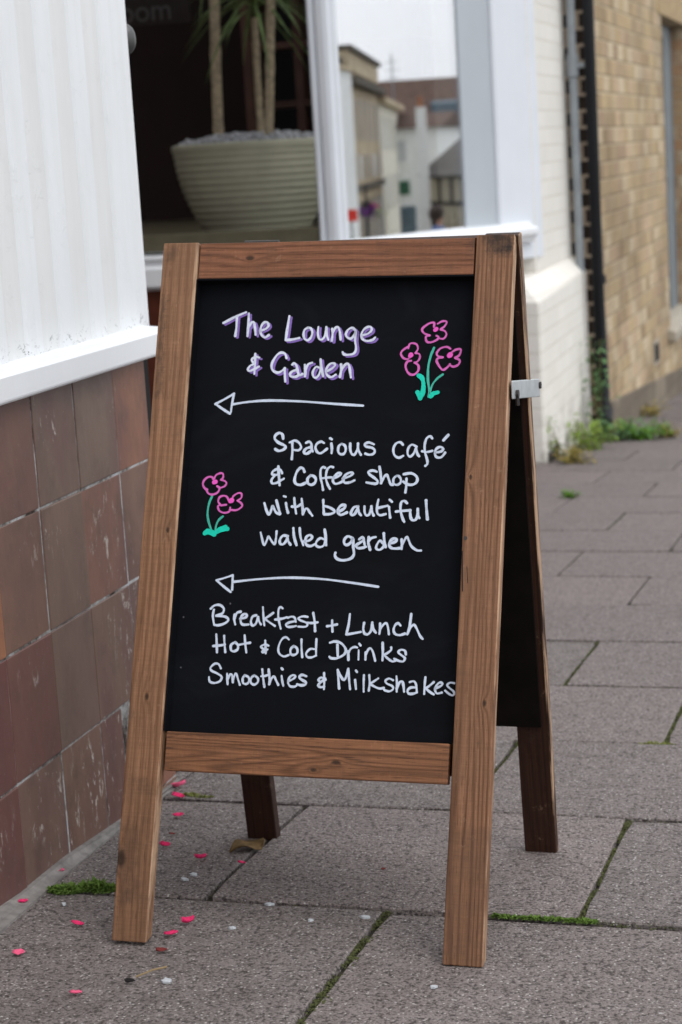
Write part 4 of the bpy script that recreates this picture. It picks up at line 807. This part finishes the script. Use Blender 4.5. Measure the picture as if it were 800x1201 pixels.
def crown(par, c, n, ln, seed, droop=0.75):
    bm = bmesh.new(); rq = random.Random(seed)
    for i in range(n):
        a = rq.uniform(0, 6.283); el = rq.uniform(-0.35, 1.2)
        leaf(bm, (c[0], c[1], c[2]+rq.uniform(-.04, .06)), (math.cos(a)*math.cos(el), math.sin(a)*math.cos(el), math.sin(el)), ln*rq.uniform(.7, 1.1), 0.017*rq.uniform(.7, 1.2), droop*rq.uniform(.5, 1.3), n=6, fold=0.3)
    return obj('foliage', bm, M_dleaf, par)
t1 = trunk([(-0.138, -0.02, 0.37), (-0.128, -0.02, 0.70), (-0.098, -0.02, 1.24)], 0.0205); crown(t1, (-0.095, -0.02, 1.26), 26, 0.36, 1)
t2 = trunk([(0.030, 0.03, 0.37), (0.029, 0.03, 0.6), (0.034, 0.03, 0.87)], 0.0145); crown(t2, (0.036, 0.03, 0.93), 46, 0.36, 2, 0.75)
t3 = trunk([(0.088, -0.06, 0.37), (0.110, -0.06, 0.62), (0.158, -0.06, 1.22)], 0.018); crown(t3, (0.155, -0.06, 1.24), 26, 0.36, 3)

# ================================================================ LITTER, MOSS AND WEEDS
M_petal = [plain('rose_petal', (0.72, 0.04, 0.15), 0.95, 0.35, 160, 0.1), plain('pale_petal', (0.80, 0.12, 0.24), 0.95, 0.2, 120), plain('dry_petal', (0.16, 0.025, 0.022), 0.8, 0.2, 120)]
M_wh = plain('white_flake', (0.50, 0.53, 0.56), 0.8, 0.2, 200)
def petal(x, y, size, mi, label, rot, curl=0.5):
    curl *= 1.5
    size *= 0.70; curl *= 0.7
    bm = bmesh.new(); rq = random.Random(int(x*9999+y*777)); n = 5; rows = []
    for i in range(n+1):
        t = i/n; wd = size*0.5*math.sin(math.pi*(0.14+0.78*t))*rq.uniform(.7, 1.15); r = []
        for k in (-1, -.5, 0, .5, 1):
            px_, py_ = (t-.5)*size*1.25, k*wd
            z = 0.0015 + size*curl*(0.34*k*k + 0.30*(t-.45)**2*2) + rq.uniform(0, size*.10)
            r.append(bm.verts.new((px_, py_, z)))
        rows.append(r)
    for a, b in zip(rows, rows[1:]):
        for k in range(4): bm.faces.new((a[k], b[k], b[k+1], a[k+1]))
    o = obj('petal', bm, M_petal[mi], smooth=True); o.location = (x, y, gz(x, y)+0.0015); o.rotation_euler = (rq.uniform(-.25, .25), rq.uniform(-.1, .3), rot)
    sm = o.modifiers.new('solid', 'SOLIDIFY'); sm.thickness = 0.0005
    tag(o, label, 'petal', 'pink petals scattered on the pavement')
petal(-1.084, 2.283, 0.017, 1, 'pale pink petal on the cement strip near the green moss tuft', 0.2)
petal(-1.076, 2.153, 0.016, 0, 'pink petal on the cement strip against the tiled wall, lowest one there', 1.1)
petal(-0.972, 2.084, 0.018, 0, 'pink petal left of the front left board leg, below the moss tuft', 0.15)
petal(-0.998, 1.974, 0.017, 1, 'pink petal nearest the left edge of the picture, lying on open paving', 0.1)
petal(-0.878, 1.863, 0.016, 1, 'lowest pale coral petal at the bottom of the picture', 0.05)
petal(-1.021, 2.569, 0.018, 0, 'bright pink petal just below the heap by the wall corner', 0.5)
petal(-0.985, 2.419, 0.017, 0, 'pink petal right of the front left leg, halfway up its length', 0.0, 0.9)
petal(-0.915, 2.370, 0.020, 0, 'deep pink folded petal out under the middle of the board', 0.9, 0.9)
petal(-0.838, 2.113, 0.018, 0, 'upright folded magenta petal right of the front left foot', 0.7, 1.2)
petal(-0.843, 2.069, 0.019, 0, 'flat pink petal close beside the front left foot', 0.25)
petal(-0.834, 2.012, 0.015, 2, 'small dried brownish red petal in front of the front left foot', 0.4)
petal(-0.996, 2.476, 0.010, 2, 'tiny dark red petal behind the front left leg', 0.2)
petal(-1.078, 2.728, 0.025, 1, 'largest crumpled pink petal, upper one of the pair at the wall corner', 0.6, 0.9)
petal(-1.060, 2.672, 0.022, 0, 'deep red petal, lower one of the pair at the wall corner', 0.1)
petal(-0.853, 2.360, 0.012, 0, 'small pink petal below the curled brown leaf', 0.3)
petal(-0.657, 2.366, 0.007, 2, 'tiny dark red speck of petal alone under the middle of the board', 0.3)
# curled brown leaf by the rear foot
bm = bmesh.new(); rq = random.Random(4); rows = []
for i in range(9):
    t = i/8; wd = 0.017*math.sin(math.pi*(0.03+0.94*t)**1.2)*rq.uniform(.75, 1.15)
    rows.append([bm.verts.new(((t-.5)*0.054, k*wd*1.1, 0.002+0.006*abs(k)**1.6*(0.6+.7*math.sin(t*7))+0.004*math.sin(t*5))) for k in (-1, -.5, 0, .5, 1)])
for a, b in zip(rows, rows[1:]):
    for k in range(4): bm.faces.new((a[k], b[k], b[k+1], a[k+1]))
o = obj('dead_leaf', bm, plain('dead_leaf_brown', (0.15, 0.095, 0.04), 0.8, 0.45, 90), smooth=True); o.location = (-0.868, 2.432, gz(-0.868, 2.432)+.002); o.rotation_euler = (0.1, -0.15, 0.75)
o.modifiers.new('solid', 'SOLIDIFY').thickness = 0.0006
tag(o, 'curled brown dead leaf beside the rear left foot of the board', 'leaf')
bm = bmesh.new(); tube(bm, [(0.012, 0.004, 0.006), (0.03, 0.012, 0.012), (0.045, 0.018, 0.014)], 0.0012, 6); o = obj('seed_husk', bm, plain('straw', (0.30, 0.22, 0.12), 0.8)); o.location = (-0.838, 1.908, gz(-0.838, 1.908)+.002)
tag(o, 'dark seed husk with a straw coloured stalk at the lower left', 'seed husk')
bm = bmesh.new(); blob(bm, (0.006, 0.001, 0.003), 0.0048, 2, 0.3, (1.5, .7, .4)); obj('husk', bm, plain('black_husk', (0.012, 0.010, 0.010), 0.8), o)
def flake(x, y, s, label):
    bm = bmesh.new(); rq = random.Random(int(abs(x)*5000)); k = 11
    pts = [(math.cos(2*math.pi*i/k)*s*.8*rq.uniform(.45, 1.2), math.sin(2*math.pi*i/k)*s*0.5*rq.uniform(.5, 1.2)) for i in range(k)]
    prism(bm, pts, -0.001, 0.0016); o = obj('paint_flake', bm, M_wh); o.location = (x, y, gz(x, y)+0.0015-(0.0032 if x > -.61 and y < 2.2 else 0)); o.rotation_euler[2] = rq.uniform(-.4, .5)
    tag(o, label, 'flake', 'white flakes on the pavement')
flake(-0.794, 1.924, 0.011, 'large bluish white flake near the dark seed husk')
flake(-0.902, 2.306, 0.008, 'white flake beneath the board, right one of a touching pair'); flake(-0.906, 2.284, 0.008, 'white flake beneath the board, left one of a touching pair')
flake(-0.631, 2.177, 0.008, 'white flake beside the diagonal paving joint in front of the board'); flake(-0.763, 2.204, 0.007, 'white flake on the flagstone joint at the left of the board')
flake(-0.780, 2.109, 0.006, 'white flake on open flagstone right of the upright magenta petal'); flake(-0.498, 1.968, 0.006, 'small white flake in front of the right front foot')
flake(-0.694, 2.153, 0.0045, 'tiny white flake in the middle of the flagstone before the board'); flake(-1.022, 2.159, 0.006, 'white flake just below the green moss tuft')

def moss_mat(name, a, b):
    m = Mat(name, 0.95, 0.1); co = m.coords('Object'); m.color(m.ramp(m.noise(co, 90, 4, .7), [(.3, a), (.7, b)])); return m.m
M_moss = moss_mat('moss_green', (0.05, 0.10, 0.015), (0.15, 0.23, 0.05)); M_mossy = moss_mat('moss_olive', (0.09, 0.10, 0.028), (0.22, 0.24, 0.07)); M_mossd = moss_mat('joint_moss', (0.045, 0.048, 0.022), (0.11, 0.12, 0.045))
def tuft(bm, x, y, hgt, n, sx, sy, rq, sc=1.0):
    for i in range(n):
        a, r = rq.uniform(0, 6.283), math.sqrt(rq.random()); px_, py_ = x+sx*r*math.cos(a), y+sy*r*math.sin(a)
        h = hgt*(1-0.6*r*r)*rq.uniform(.5, 1.1); z = gz(px_, py_)-0.002+h*0.25
        leaf(bm, (px_, py_, z), (rq.uniform(-1, 1), rq.uniform(-1, 1), rq.uniform(.3, 1.6)), h*rq.uniform(.6, 1.1), 0.0035*sc*rq.uniform(.6, 1.3), 0.4, n=2)
rq = random.Random(17)
def moss_obj(label, mat, clumps, group='moss clumps in the paving'):
    bm = bmesh.new()
    for c in clumps: tuft(bm, *c[:2], c[2], c[3], c[4], c[5], rq, c[6] if len(c) > 6 else 1.0)
    o = obj('moss_clump', bm, mat); tag(o, label, 'moss', group)
moss_obj('bright green moss tuft between the tiled wall and the front left leg', M_moss, [(-1.045, 2.213, 0.020, 520, 0.024, 0.014), (-1.005, 2.225, 0.024, 620, 0.030, 0.013)])
moss_obj('yellowish moss tuft at the corner of the tiled wall under the board', M_mossy, [(-1.050, 2.690, 0.011, 330, 0.022, 0.012), (-1.022, 2.684, 0.010, 260, 0.020, 0.010)])
moss_obj('strip of bright moss along the paving joint right of the front right foot', M_moss, [(-0.475+0.013*i, 2.2115, 0.010, 90, 0.009, 0.006) for i in range(10)])
moss_obj('small moss pad where joints meet at the right edge', M_mossy, [(-0.395, 3.118, 0.010, 160, 0.022, 0.010), (-0.37, 3.122, 0.008, 80, 0.016, 0.008)])
# thin film of moss in the joints
bm = bmesh.new(); P, Lx = 0.4515, 0.48
def joint_strip(x0, y0, x1, y1, dens, h=0.005):
    L = math.hypot(x1-x0, y1-y0)
    for i in range(int(dens*L)):
        t = rq.random()
        if math.sin(t*L*41+x0*90)+math.sin(t*L*97+y0*50)+rq.uniform(-1.2, 1.2) < -0.35: continue
        sp_ = 0.0040+0.0020*math.sin(t*L*60+x0*33); x, y = x0+(x1-x0)*t + rq.gauss(0, sp_), y0+(y1-y0)*t + rq.gauss(0, sp_)
        leaf(bm, (x, y, gz(x, y)-0.007+rq.uniform(0, .0045)), (rq.uniform(-1, 1), rq.uniform(-1, 1), rq.uniform(.1, 1)), h*rq.uniform(.5, 1.2), 0.0034*rq.uniform(.6, 1.2), .4, n=2)
for r, dens in ((1, 6000), (2, 8000), (3, 9500), (4, 5500), (5, 1800), (0, 3800), (7, 400), (9, 1100), (11, 600)):
    y0 = 2.2145 + (r-1)*P
    for k in range(-2, 2):
        x = (-0.614 if r % 2 == 0 else -0.374) + k*Lx
        if x < -1.05 or x > 0.2: continue
        kk = dens if not (r in (1,) and k == -1) else 500
        if r == 1 and x < -0.6: kk = 250
        joint_strip(x, y0, x, y0+P, kk)
for y, x0, x1, dens in ((2.666, -0.72, -0.60, 2600), (2.666, -0.60, -0.3, 500), (3.5685, -0.66, -0.40, 1500), (3.118, -0.60, -0.42, 900), (2.2145, -0.45, 0.0, 700), (4.020, -0.72, -0.55, 700), (2.2145, -0.83, -0.62, 300), (6.278, -1.2, -1.0, 1500), (6.73, -1.1, -0.9, 500), (8.08, -1.2, -0.9, 1500)):
    joint_strip(x0, y, x1, y, dens)
o = obj('joint_moss', bm, M_mossd); o['kind'] = 'stuff'; o['label'] = 'thin dark moss growing in the joints between flagstones'; o['category'] = 'moss'

M_weed = [moss_mat('weed_green', (0.12, 0.20, 0.035), (0.26, 0.34, 0.07)), moss_mat('weed_blue_green', (0.08, 0.18, 0.07), (0.17, 0.29, 0.13)), moss_mat('weed_yellow', (0.24, 0.21, 0.05), (0.36, 0.27, 0.09)), moss_mat('grass_green', (0.08, 0.20, 0.025), (0.17, 0.32, 0.05))]
M_stem = plain('weed_stem', (0.16, 0.13, 0.06), 0.8)
def weed(label, x, y, h, spread, n, mi, seed, size=0.03, cat='weed', stems=7, zb=None, group='weeds along the foot of the walls'):
    t = thing('weed', label, cat, (x, y, gz(x, y) if zb is None else zb), group); rq = random.Random(seed)
    bs = bmesh.new(); bl = bmesh.new()
    for s in range(stems):
        a = rq.uniform(0, 6.283); rr = spread*math.sqrt(rq.random()); tx, ty, th = rr*math.cos(a), rr*math.sin(a)*1.0, h*rq.uniform(.45, 1.0)
        pts = [(tx*.25*k/3*4 if False else tx*(k/4)**.8, ty*(k/4)**.8, th*(k/4)) for k in range(5)]
        tube(bs, pts, [.0022, .002, .0018, .0014, .001], 5)
        for i in range(n):
            k = rq.random()**.7; p = [tx*k**.8, ty*k**.8, th*k]
            p = [c+rq.gauss(0, size*.45) for c in p]; p[2] = max(p[2], .004)
            leaf(bl, p, (rq.uniform(-1, 1), rq.uniform(-1, 1), rq.uniform(-.2, .9)), size*rq.uniform(.6, 1.2), size*.5*rq.uniform(.6, 1.2), .4, n=2)
    obj('stem', bs, M_stem, t); obj('foliage', bl, M_weed[mi], t)
weed('bushy yellow green weed at the foot of the cream plinth', -1.33, 8.10, 0.20, 0.14, 30, 0, 1, 0.028, stems=11)
weed('low yellowing weed in front of the bushy one at the plinth', -1.29, 7.93, 0.07, 0.10, 30, 2, 2, 0.026, stems=8)
weed('green weed clump between bushy weed and black pipe', -1.30, 8.60, 0.13, 0.18, 34, 0, 3, 0.028, stems=11)
weed('blue green leafy weed around the shoe of the black pipe', -1.25, 9.05, 0.11, 0.18, 34, 1, 4, 0.032, stems=11)
weed('tall blue green weed climbing up beside the black pipes', -1.345, 9.12, 0.54, 0.055, 18, 1, 5, 0.048, stems=6)
weed('low bright green grass mat spreading across the pavement', -1.16, 9.16, 0.075, 0.16, 60, 3, 6, 0.028, stems=16)
weed('reddish tipped low weed at the outer end of the grass mat', -1.03, 9.20, 0.05, 0.07, 30, 2, 7, 0.024, stems=7)
weed('small dry orange weed at the foot of the yellow house', -1.29, 10.55, 0.07, 0.10, 24, 2, 8, 0.03, stems=7)
weed('tiny green weed in a joint right of the board', -1.10, 6.70, 0.022, 0.035, 22, 3, 9, 0.018, stems=6)
bm = bmesh.new(); rq2 = random.Random(6)
for i in range(9):
    y = 7.90 + rq2.uniform(-.02, .4); blob(bm, (-1.41+rq2.uniform(-.02, .012), y, gz(-1.4, y)+rq2.uniform(-.01, .03)), rq2.uniform(.02, .05), 2, .25, (.5, 1, .8), rq2)
off(obj('dirt_patch', bm, plain('damp_dirt', (0.05, 0.042, 0.032), .95, .4, 40), pier), PB)
# ================================================================ THE STREET ACROSS THE WAY (seen in the shop glass)
M_st = plain('sandstone_ashlar', (0.55, 0.45, 0.31), 0.85, 0.2, 0.8); M_std = plain('sooty_stone', (0.11, 0.095, 0.075), 0.85, 0.25, 1.2)
M_crm = plain('cream_render', (0.82, 0.78, 0.66), 0.8, 0.06, 0.6); M_whr = plain('white_render', (0.88, 0.89, 0.88), 0.8, 0.05, 0.6)
M_win = plain('dark_window', (0.07, 0.07, 0.07), 0.3, 0.2, 1); M_wmid = plain('grey_window', (0.27, 0.29, 0.30), 0.4, 0.15, 1); M_wpale = plain('pale_window', (0.62, 0.65, 0.67), 0.4, 0.15, 1)
M_rf = plain('brown_roof_tile', (0.105, 0.066, 0.052), 0.9, 0.25, 2.5); M_rfg = plain('grey_roof_slate', (0.125, 0.118, 0.112), 0.9, 0.2, 2.5)
M_or = plain('orange_brick', (0.34, 0.155, 0.085), 0.85, 0.2, 2); M_tim = plain('black_timber', (0.03, 0.026, 0.024), 0.8, 0.2, 2)
M_blue = plain('slate_blue_paint', (0.10, 0.15, 0.19), 0.5, 0.15, 2); M_gsign = plain('green_paint', (0.04, 0.13, 0.075), 0.6, 0.1, 2)
M_red = plain('red_sign_paint', (0.70, 0.045, 0.03), 0.6, 0.08, 4)
class Facade:
    """a house standing on the line L-R (as seen from the shop), its depth going away behind"""
    def __init__(s, name, label, L, Rp, z1, depth, wall, cat='house'):
        s.L = Vector((L[0], L[1], 0)); s.u = (Vector((Rp[0], Rp[1], 0)) - s.L); s.w = s.u.length; s.u.normalize()
        s.n = Vector((s.u.y, -s.u.x, 0))
        if s.n.dot(Vector((-2, 7.2, 0)) - s.L) < 0: s.n = -s.n
        s.z0 = min(terr(L[0], L[1]), terr(Rp[0], Rp[1])) - 0.6; s.z1 = z1; s.d = depth
        s.base = (L[0], L[1], terr(*L)); s.t = thing(name, label, cat, s.base)
        s.wall = s.blk('wall', 0, s.w, -depth, 0, s.z0, z1, wall)
    def P(s, a, o, z): p = s.L + s.u*a + s.n*o; return (p.x, p.y, z)
    def add(s, bm, a0, a1, o0, o1, z0, z1): hexa(bm, [s.P(a0, o0, z0), s.P(a1, o0, z0), s.P(a1, o1, z0), s.P(a0, o1, z0), s.P(a0, o0, z1), s.P(a1, o0, z1), s.P(a1, o1, z1), s.P(a0, o1, z1)])
    def blk(s, name, a0, a1, o0, o1, z0, z1, mat, parent=None, label=None):
        bm = bmesh.new(); s.add(bm, a0, a1, o0, o1, z0, z1); return s.put(name, bm, mat, parent, label)
    def put(s, name, bm, mat, parent=None, label=None):
        o = obj(name, bm, mat, parent or s.t)
        if not parent: off(o, s.base)
        if label: o['label'] = label
        return o
    def window(s, a0, a1, z0, z1, frame, glass=None, k=1.0):
        bm = bmesh.new(); t = .09
        s.add(bm, a0-t, a0, 0.0, .07*k, z0, z1); s.add(bm, a1, a1+t, 0, .07*k, z0, z1); s.add(bm, a0-t, a1+t, 0, .08*k, z1, z1+t); s.add(bm, a0-t*1.6, a1+t*1.6, 0, .12*k, z0-t, z0)
        f = s.put('window', bm, frame); s.blk('pane', a0, a1, 0.004*k, .03*k, z0, z1, glass or M_win, f)
    def roof(s, h, mat, over=0.35, hip=0.0):
        bm = bmesh.new(); m = -s.d/2
        hexa(bm, [s.P(-over, over, s.z1), s.P(s.w+over, over, s.z1), s.P(s.w+over, -s.d-over, s.z1), s.P(-over, -s.d-over, s.z1),
                  s.P(-over+hip, m+.05, s.z1+h), s.P(s.w+over-hip, m+.05, s.z1+h), s.P(s.w+over-hip, m-.05, s.z1+h), s.P(-over+hip, m-.05, s.z1+h)])
        return s.put('roof', bm, mat)
def lerp(a, b, t): return (a[0]+(b[0]-a[0])*t, a[1]+(b[1]-a[1])*t)
# sandstone bank-like house
A, Bq = (62.68, 39.775), (78.125, 49.111)
f = Facade('stone_building', 'tall sandstone corner building with moulded cornice and narrow tall windows across the street', A, Bq, 4.1, 9, M_st, 'building')
f.blk('cornice', -.3, f.w+.3, -9.2, .45, 3.55, 3.85, M_std); f.blk('parapet', -.1, f.w+.1, -9, .12, 4.1, 4.9, M_st); f.blk('coping', -.2, f.w+.2, -9.1, .3, 4.9, 5.08, M_std)
f.blk('string_course', -.1, f.w+.1, -9.05, .2, -0.75, -0.5, M_std)
for i in range(6):
    a = 1.6 + i*2.9
    f.window(a, a+1.35, 1.35, 3.1, M_st, None, .15); f.window(a, a+1.45, -0.3, 0.75, M_st, M_wpale if i % 3 == 1 else M_win, .15)
    f.window(a, a+1.7, f.z0+1.4, -1.3, M_std, M_win, .15)
f.blk('return_wall', -0.5, 0.05, -9, -0.1, f.z0, 4.6, M_std)
hb = (58.6, 38.6)
# cream terrace
A, Bq = (79.2, 49.75), (98.845, 61.274)
f = Facade('cream_building', 'cream rendered terrace with sash windows next to the sandstone building', A, Bq, 3.5, 9, M_crm, 'building')
f.blk('cornice', -.1, f.w+.2, -9.1, .4, 3.2, 3.5, M_st)
for i in range(9):
    a = 1.3+i*2.3
    f.window(a, a+.9, 0.9, 2.6, M_crm, M_wmid, .15); f.window(a, a+.9, -2.2, -0.4, M_crm, M_wmid, .15); f.window(a, a+1.2, f.z0+1.6, f.z0+3.4, M_whr, M_win, .15)
f.roof(1.2, M_rfg)
# white house with shopfront
A, Bq = (96.6, 58.3), (93.9, 61.2)
f = Facade('white_house', 'white rendered house with a green sign over its slate blue shopfront', A, Bq, 2.1, 7, M_whr)
f.blk('sign_panel', .9, 2.1, 0, .12, -1.75, -0.95, M_gsign); f.blk('shopfront', .9, 2.4, 0, .25, f.z0+.2, -2.45, M_blue)
f.window(1.2, 2.0, 0.2, 1.4, M_whr, M_wpale); f.roof(.9, M_rf)
# tall white gable end
A, Bq = (74.62, 49.33), (74.38, 49.76)
f = Facade('white_chimney', 'tall narrow white rendered chimney wall between the white house and the timbered house', A, Bq, 2.8, 1.2, M_whr, 'chimney')
f.blk('chimney_pot', .1, .35, -.7, -.45, 2.8, 3.3, M_or)
# timbered house
A, Bq = (79.0, 52.2), (66.5, 50.6)
f = Facade('timbered_house', 'black and white timbered house with a low grey brown roof in the reflection', A, Bq, -0.45, 7, M_crm)
bm = bmesh.new()
f.add(bm, 0, f.w, 0, .1, -.65, -.42); f.add(bm, 0, f.w, 0, .1, -1.95, -1.78)
for i in range(9): f.add(bm, i*1.55, i*1.55+.2, 0, .09, -1.8, -.6)
f.put('timber_frame', bm, M_tim)
bm = bmesh.new()
for i in range(12): f.add(bm, .4+i*1.05, .48+i*1.05, 0, .06, f.z0, -2.3)
f.put('fence_boards', bm, M_st)
bm = bmesh.new(); hexa(bm, [f.P(-.3, .5, -.5), f.P(f.w, .5, -.5), f.P(f.w, -7.3, -.5), f.P(-.3, -7.3, -.5), f.P(.6, -3, 2.25), f.P(f.w, -3, 1.5), f.P(f.w, -3.1, 1.5), f.P(.6, -3.1, 2.25)])
f.put('roof', bm, M_rfg)
# long brown roof behind
A, Bq = (125.6, 71.3), (118.6, 83.0)
f = Facade('brick_block', 'long building with a big brown tiled roof and skylight behind the timbered house', A, Bq, 2.2, 10, M_or, 'building')
f.roof(4.0, M_rf, .4)
bm = bmesh.new(); f.add(bm, -.4, f.w+.4, .38, .55, 1.95, 2.5); f.put('eaves_board', bm, M_or)
bm = bmesh.new(); hexa(bm, [f.P(6.2, -.9, 3.2), f.P(8.2, -.9, 3.2), f.P(8.2, -1.6, 3.9), f.P(6.2, -1.6, 3.9), f.P(6.2, -.8, 4.2), f.P(8.2, -.8, 4.2), f.P(8.2, -2.4, 4.4), f.P(6.2, -2.4, 4.4)])
f.put('skylight', bm, M_blue)
for i in range(6): f.window(.8+i*2.2, 2.2+i*2.2, .3, 1.6, M_st, M_wpale)
# orange gable in front of it
A, Bq = (113.2, 68.3), (112.1, 70.1)
f = Facade('orange_gable', 'orange brick gable with brown roof rising behind the white house', A, Bq, 2.4, 6, M_or)
f.roof(2.0, M_rf, .3)
# white banner wall nearer
A, Bq = (44.9, 30.55), (46.4, 31.8)
f = Facade('white_wall_end', 'tall white painted wall end at the left edge of the reflection', A, Bq, 3.3, 0.5, M_whr, 'wall')
f.blk('coping', -.08, f.w+.08, -.6, .1, 3.3, 3.45, M_st)
# mast
p = (123.7, 74.2); bm = bmesh.new(); tube(bm, [(p[0], p[1], 3), (p[0], p[1], 8.0)], .05, 6)
for z in (6.2, 6.8, 7.4): tube(bm, [(p[0]-.5, p[1]+.3, z), (p[0]+.5, p[1]-.3, z)], .03, 5)
tag(obj('roof_aerial', bm, M_gpipe), 'thin television aerial above the long brown roof', 'aerial')
# red sign on a post
p = (40.37, 28.5); d = Vector((-42.4, -21.3, 0)).normalized(); sx = Vector((-d.y, d.x, 0)); g = terr(*p)
t = thing('red_sign', 'square red sign on a post in front of the sandstone building', 'sign', (p[0], p[1], g))
bm = bmesh.new(); hexa(bm, [tuple(sx*a + d*b + Vector((0, 0, z-g))) for z in (-1.05, -.72) for a, b in ((-.19, 0), (.19, 0), (.19, .03), (-.19, .03))]); obj('sign_plate', bm, M_red, t)
bm = bmesh.new(); tube(bm, [(-d.x*.03, -d.y*.03, 0), (-d.x*.03, -d.y*.03, -.75-g)], .03, 8); obj('post', bm, M_gpipe, t)
# hanging basket
c = Vector((58.88, 38.43, -1.35)); t = thing('flower_basket', 'hanging basket of purple and red flowers on a lamp bracket by the sandstone building', 'flower basket', (c.x, c.y, terr(c.x, c.y)))
rq = random.Random(9); bm = bmesh.new(); bm2 = bmesh.new(); bm3 = bmesh.new(); h = c.z - terr(c.x, c.y)
for i in range(300):
    q = Vector((rq.gauss(0, .2), rq.gauss(0, .2), rq.gauss(0, .1))); leaf(bm, Vector((0, 0, h))+q, (rq.uniform(-1, 1), rq.uniform(-1, 1), rq.uniform(-1, .6)), .11, .09, .3, n=2)
for i in range(90):
    q = Vector((rq.gauss(.1, .1), rq.gauss(.25, .1), .14+rq.gauss(0, .06))); leaf(bm2, Vector((0, 0, h))+q, (rq.uniform(-1, 1), rq.uniform(-1, 1), rq.uniform(-1, .6)), .1, .09, .3, n=2)
for i in range(150):
    q = Vector((rq.gauss(0, .24), rq.gauss(0, .24), rq.gauss(-.04, .1))); leaf(bm3, Vector((0, 0, h))+q, (rq.uniform(-1, 1), rq.uniform(-1, 1), rq.uniform(-1, .6)), .11, .07, .3, n=2)
obj('purple_flowers', bm, plain('purple_petals', (0.20, 0.035, 0.28), .7, .3, 5), t); obj('red_flowers', bm2, plain('red_petals', (.5, .03, .08), .7, .3, 5), t); obj('leaves', bm3, M_weed[3], t)
bm = bmesh.new(); tube(bm, [(.0, .0, 0), (0, 0, h+1.0)], .05, 8); tube(bm, [(0, 0, h+.3), (0.01, 0, h-.05)], .2, 10); obj('lamp_post', bm, M_tim, t)
# a person walking away, only head and shoulders above the sill line
p = (18.26, 18.99); g = terr(*p)
def skin(name, pts, edges, rad, mat, parent, root=0):
    me = bpy.data.meshes.new(name); me.from_pydata(pts, edges, []); o = bpy.data.objects.new(name, me); C.objects.link(o); me.materials.append(mat)
    o.modifiers.new('skin', 'SKIN'); sv = me.skin_vertices[0].data
    for i, r in enumerate(rad): sv[i].radius = (r, r) if not isinstance(r, tuple) else r
    sv[root].use_root = True
    o.modifiers.new('sub', 'SUBSURF').levels = 1; o.modifiers['sub'].render_levels = 2
    o.parent = parent; return o
per = thing('person', 'person with dark hair and a blue top walking away down the reflected street', 'person', (p[0], p[1], g)); per.rotation_euler[2] = 0.6; per.scale = (1, 1, 1)
J = [(0, 0, .92), (0, 0, 1.12), (0, 0, 1.34), (0, 0, 1.44), (0, .01, 1.54), (0, .01, 1.66), (-.17, 0, 1.36), (-.23, .02, 1.10), (-.24, .06, .86), (-.24, .08, .78), (.17, 0, 1.36), (.23, -.02, 1.10), (.24, -.05, .86), (.24, -.06, .78), (-.09, 0, .86), (-.10, .05, .48), (-.10, -.02, .09), (-.10, .12, .05), (.09, 0, .86), (.10, -.03, .48), (.10, -.14, .10), (.10, .0, .05)]
Eg = [(0, 1), (1, 2), (2, 3), (3, 4), (4, 5), (2, 6), (6, 7), (7, 8), (8, 9), (2, 10), (10, 11), (11, 12), (12, 13), (0, 14), (14, 15), (15, 16), (16, 17), (0, 18), (18, 19), (19, 20), (20, 21)]
Rd = [.13, .125, .12, .055, .085, .08, .062, .046, .036, .03, .062, .046, .036, .03, .09, .062, .042, .035, .09, .062, .042, .035]
skin('body', J, Eg, Rd, plain('skin_tone', (0.42, 0.24, 0.17), .6, .05, 8), per)
skin('top', [J[i] for i in (0, 1, 2, 6, 7, 10, 11)], [(0, 1), (1, 2), (2, 3), (3, 4), (2, 5), (5, 6)], [.17, .175, .175, .115, .085, .115, .085], plain('blue_cotton', (0.09, 0.15, 0.32), .85, .15, 12), per)
skin('trousers', [J[i] for i in (0, 14, 15, 16, 18, 19, 20)], [(0, 1), (1, 2), (2, 3), (0, 4), (4, 5), (5, 6)], [.145, .10, .078, .06, .10, .078, .06], plain('dark_denim', (0.03, 0.035, 0.06), .85, .15, 12), per)
bm = bmesh.new(); blob(bm, (0, -.02, 1.635), .125, 3, .05, (.9, 1.0, 1.12)); blob(bm, (0, -.045, 1.53), .095, 3, .05, (.95, .75, 1.3)); obj('hair', bm, plain('dark_hair', (0.035, 0.022, 0.018), .7, .3, 30), per, smooth=True)
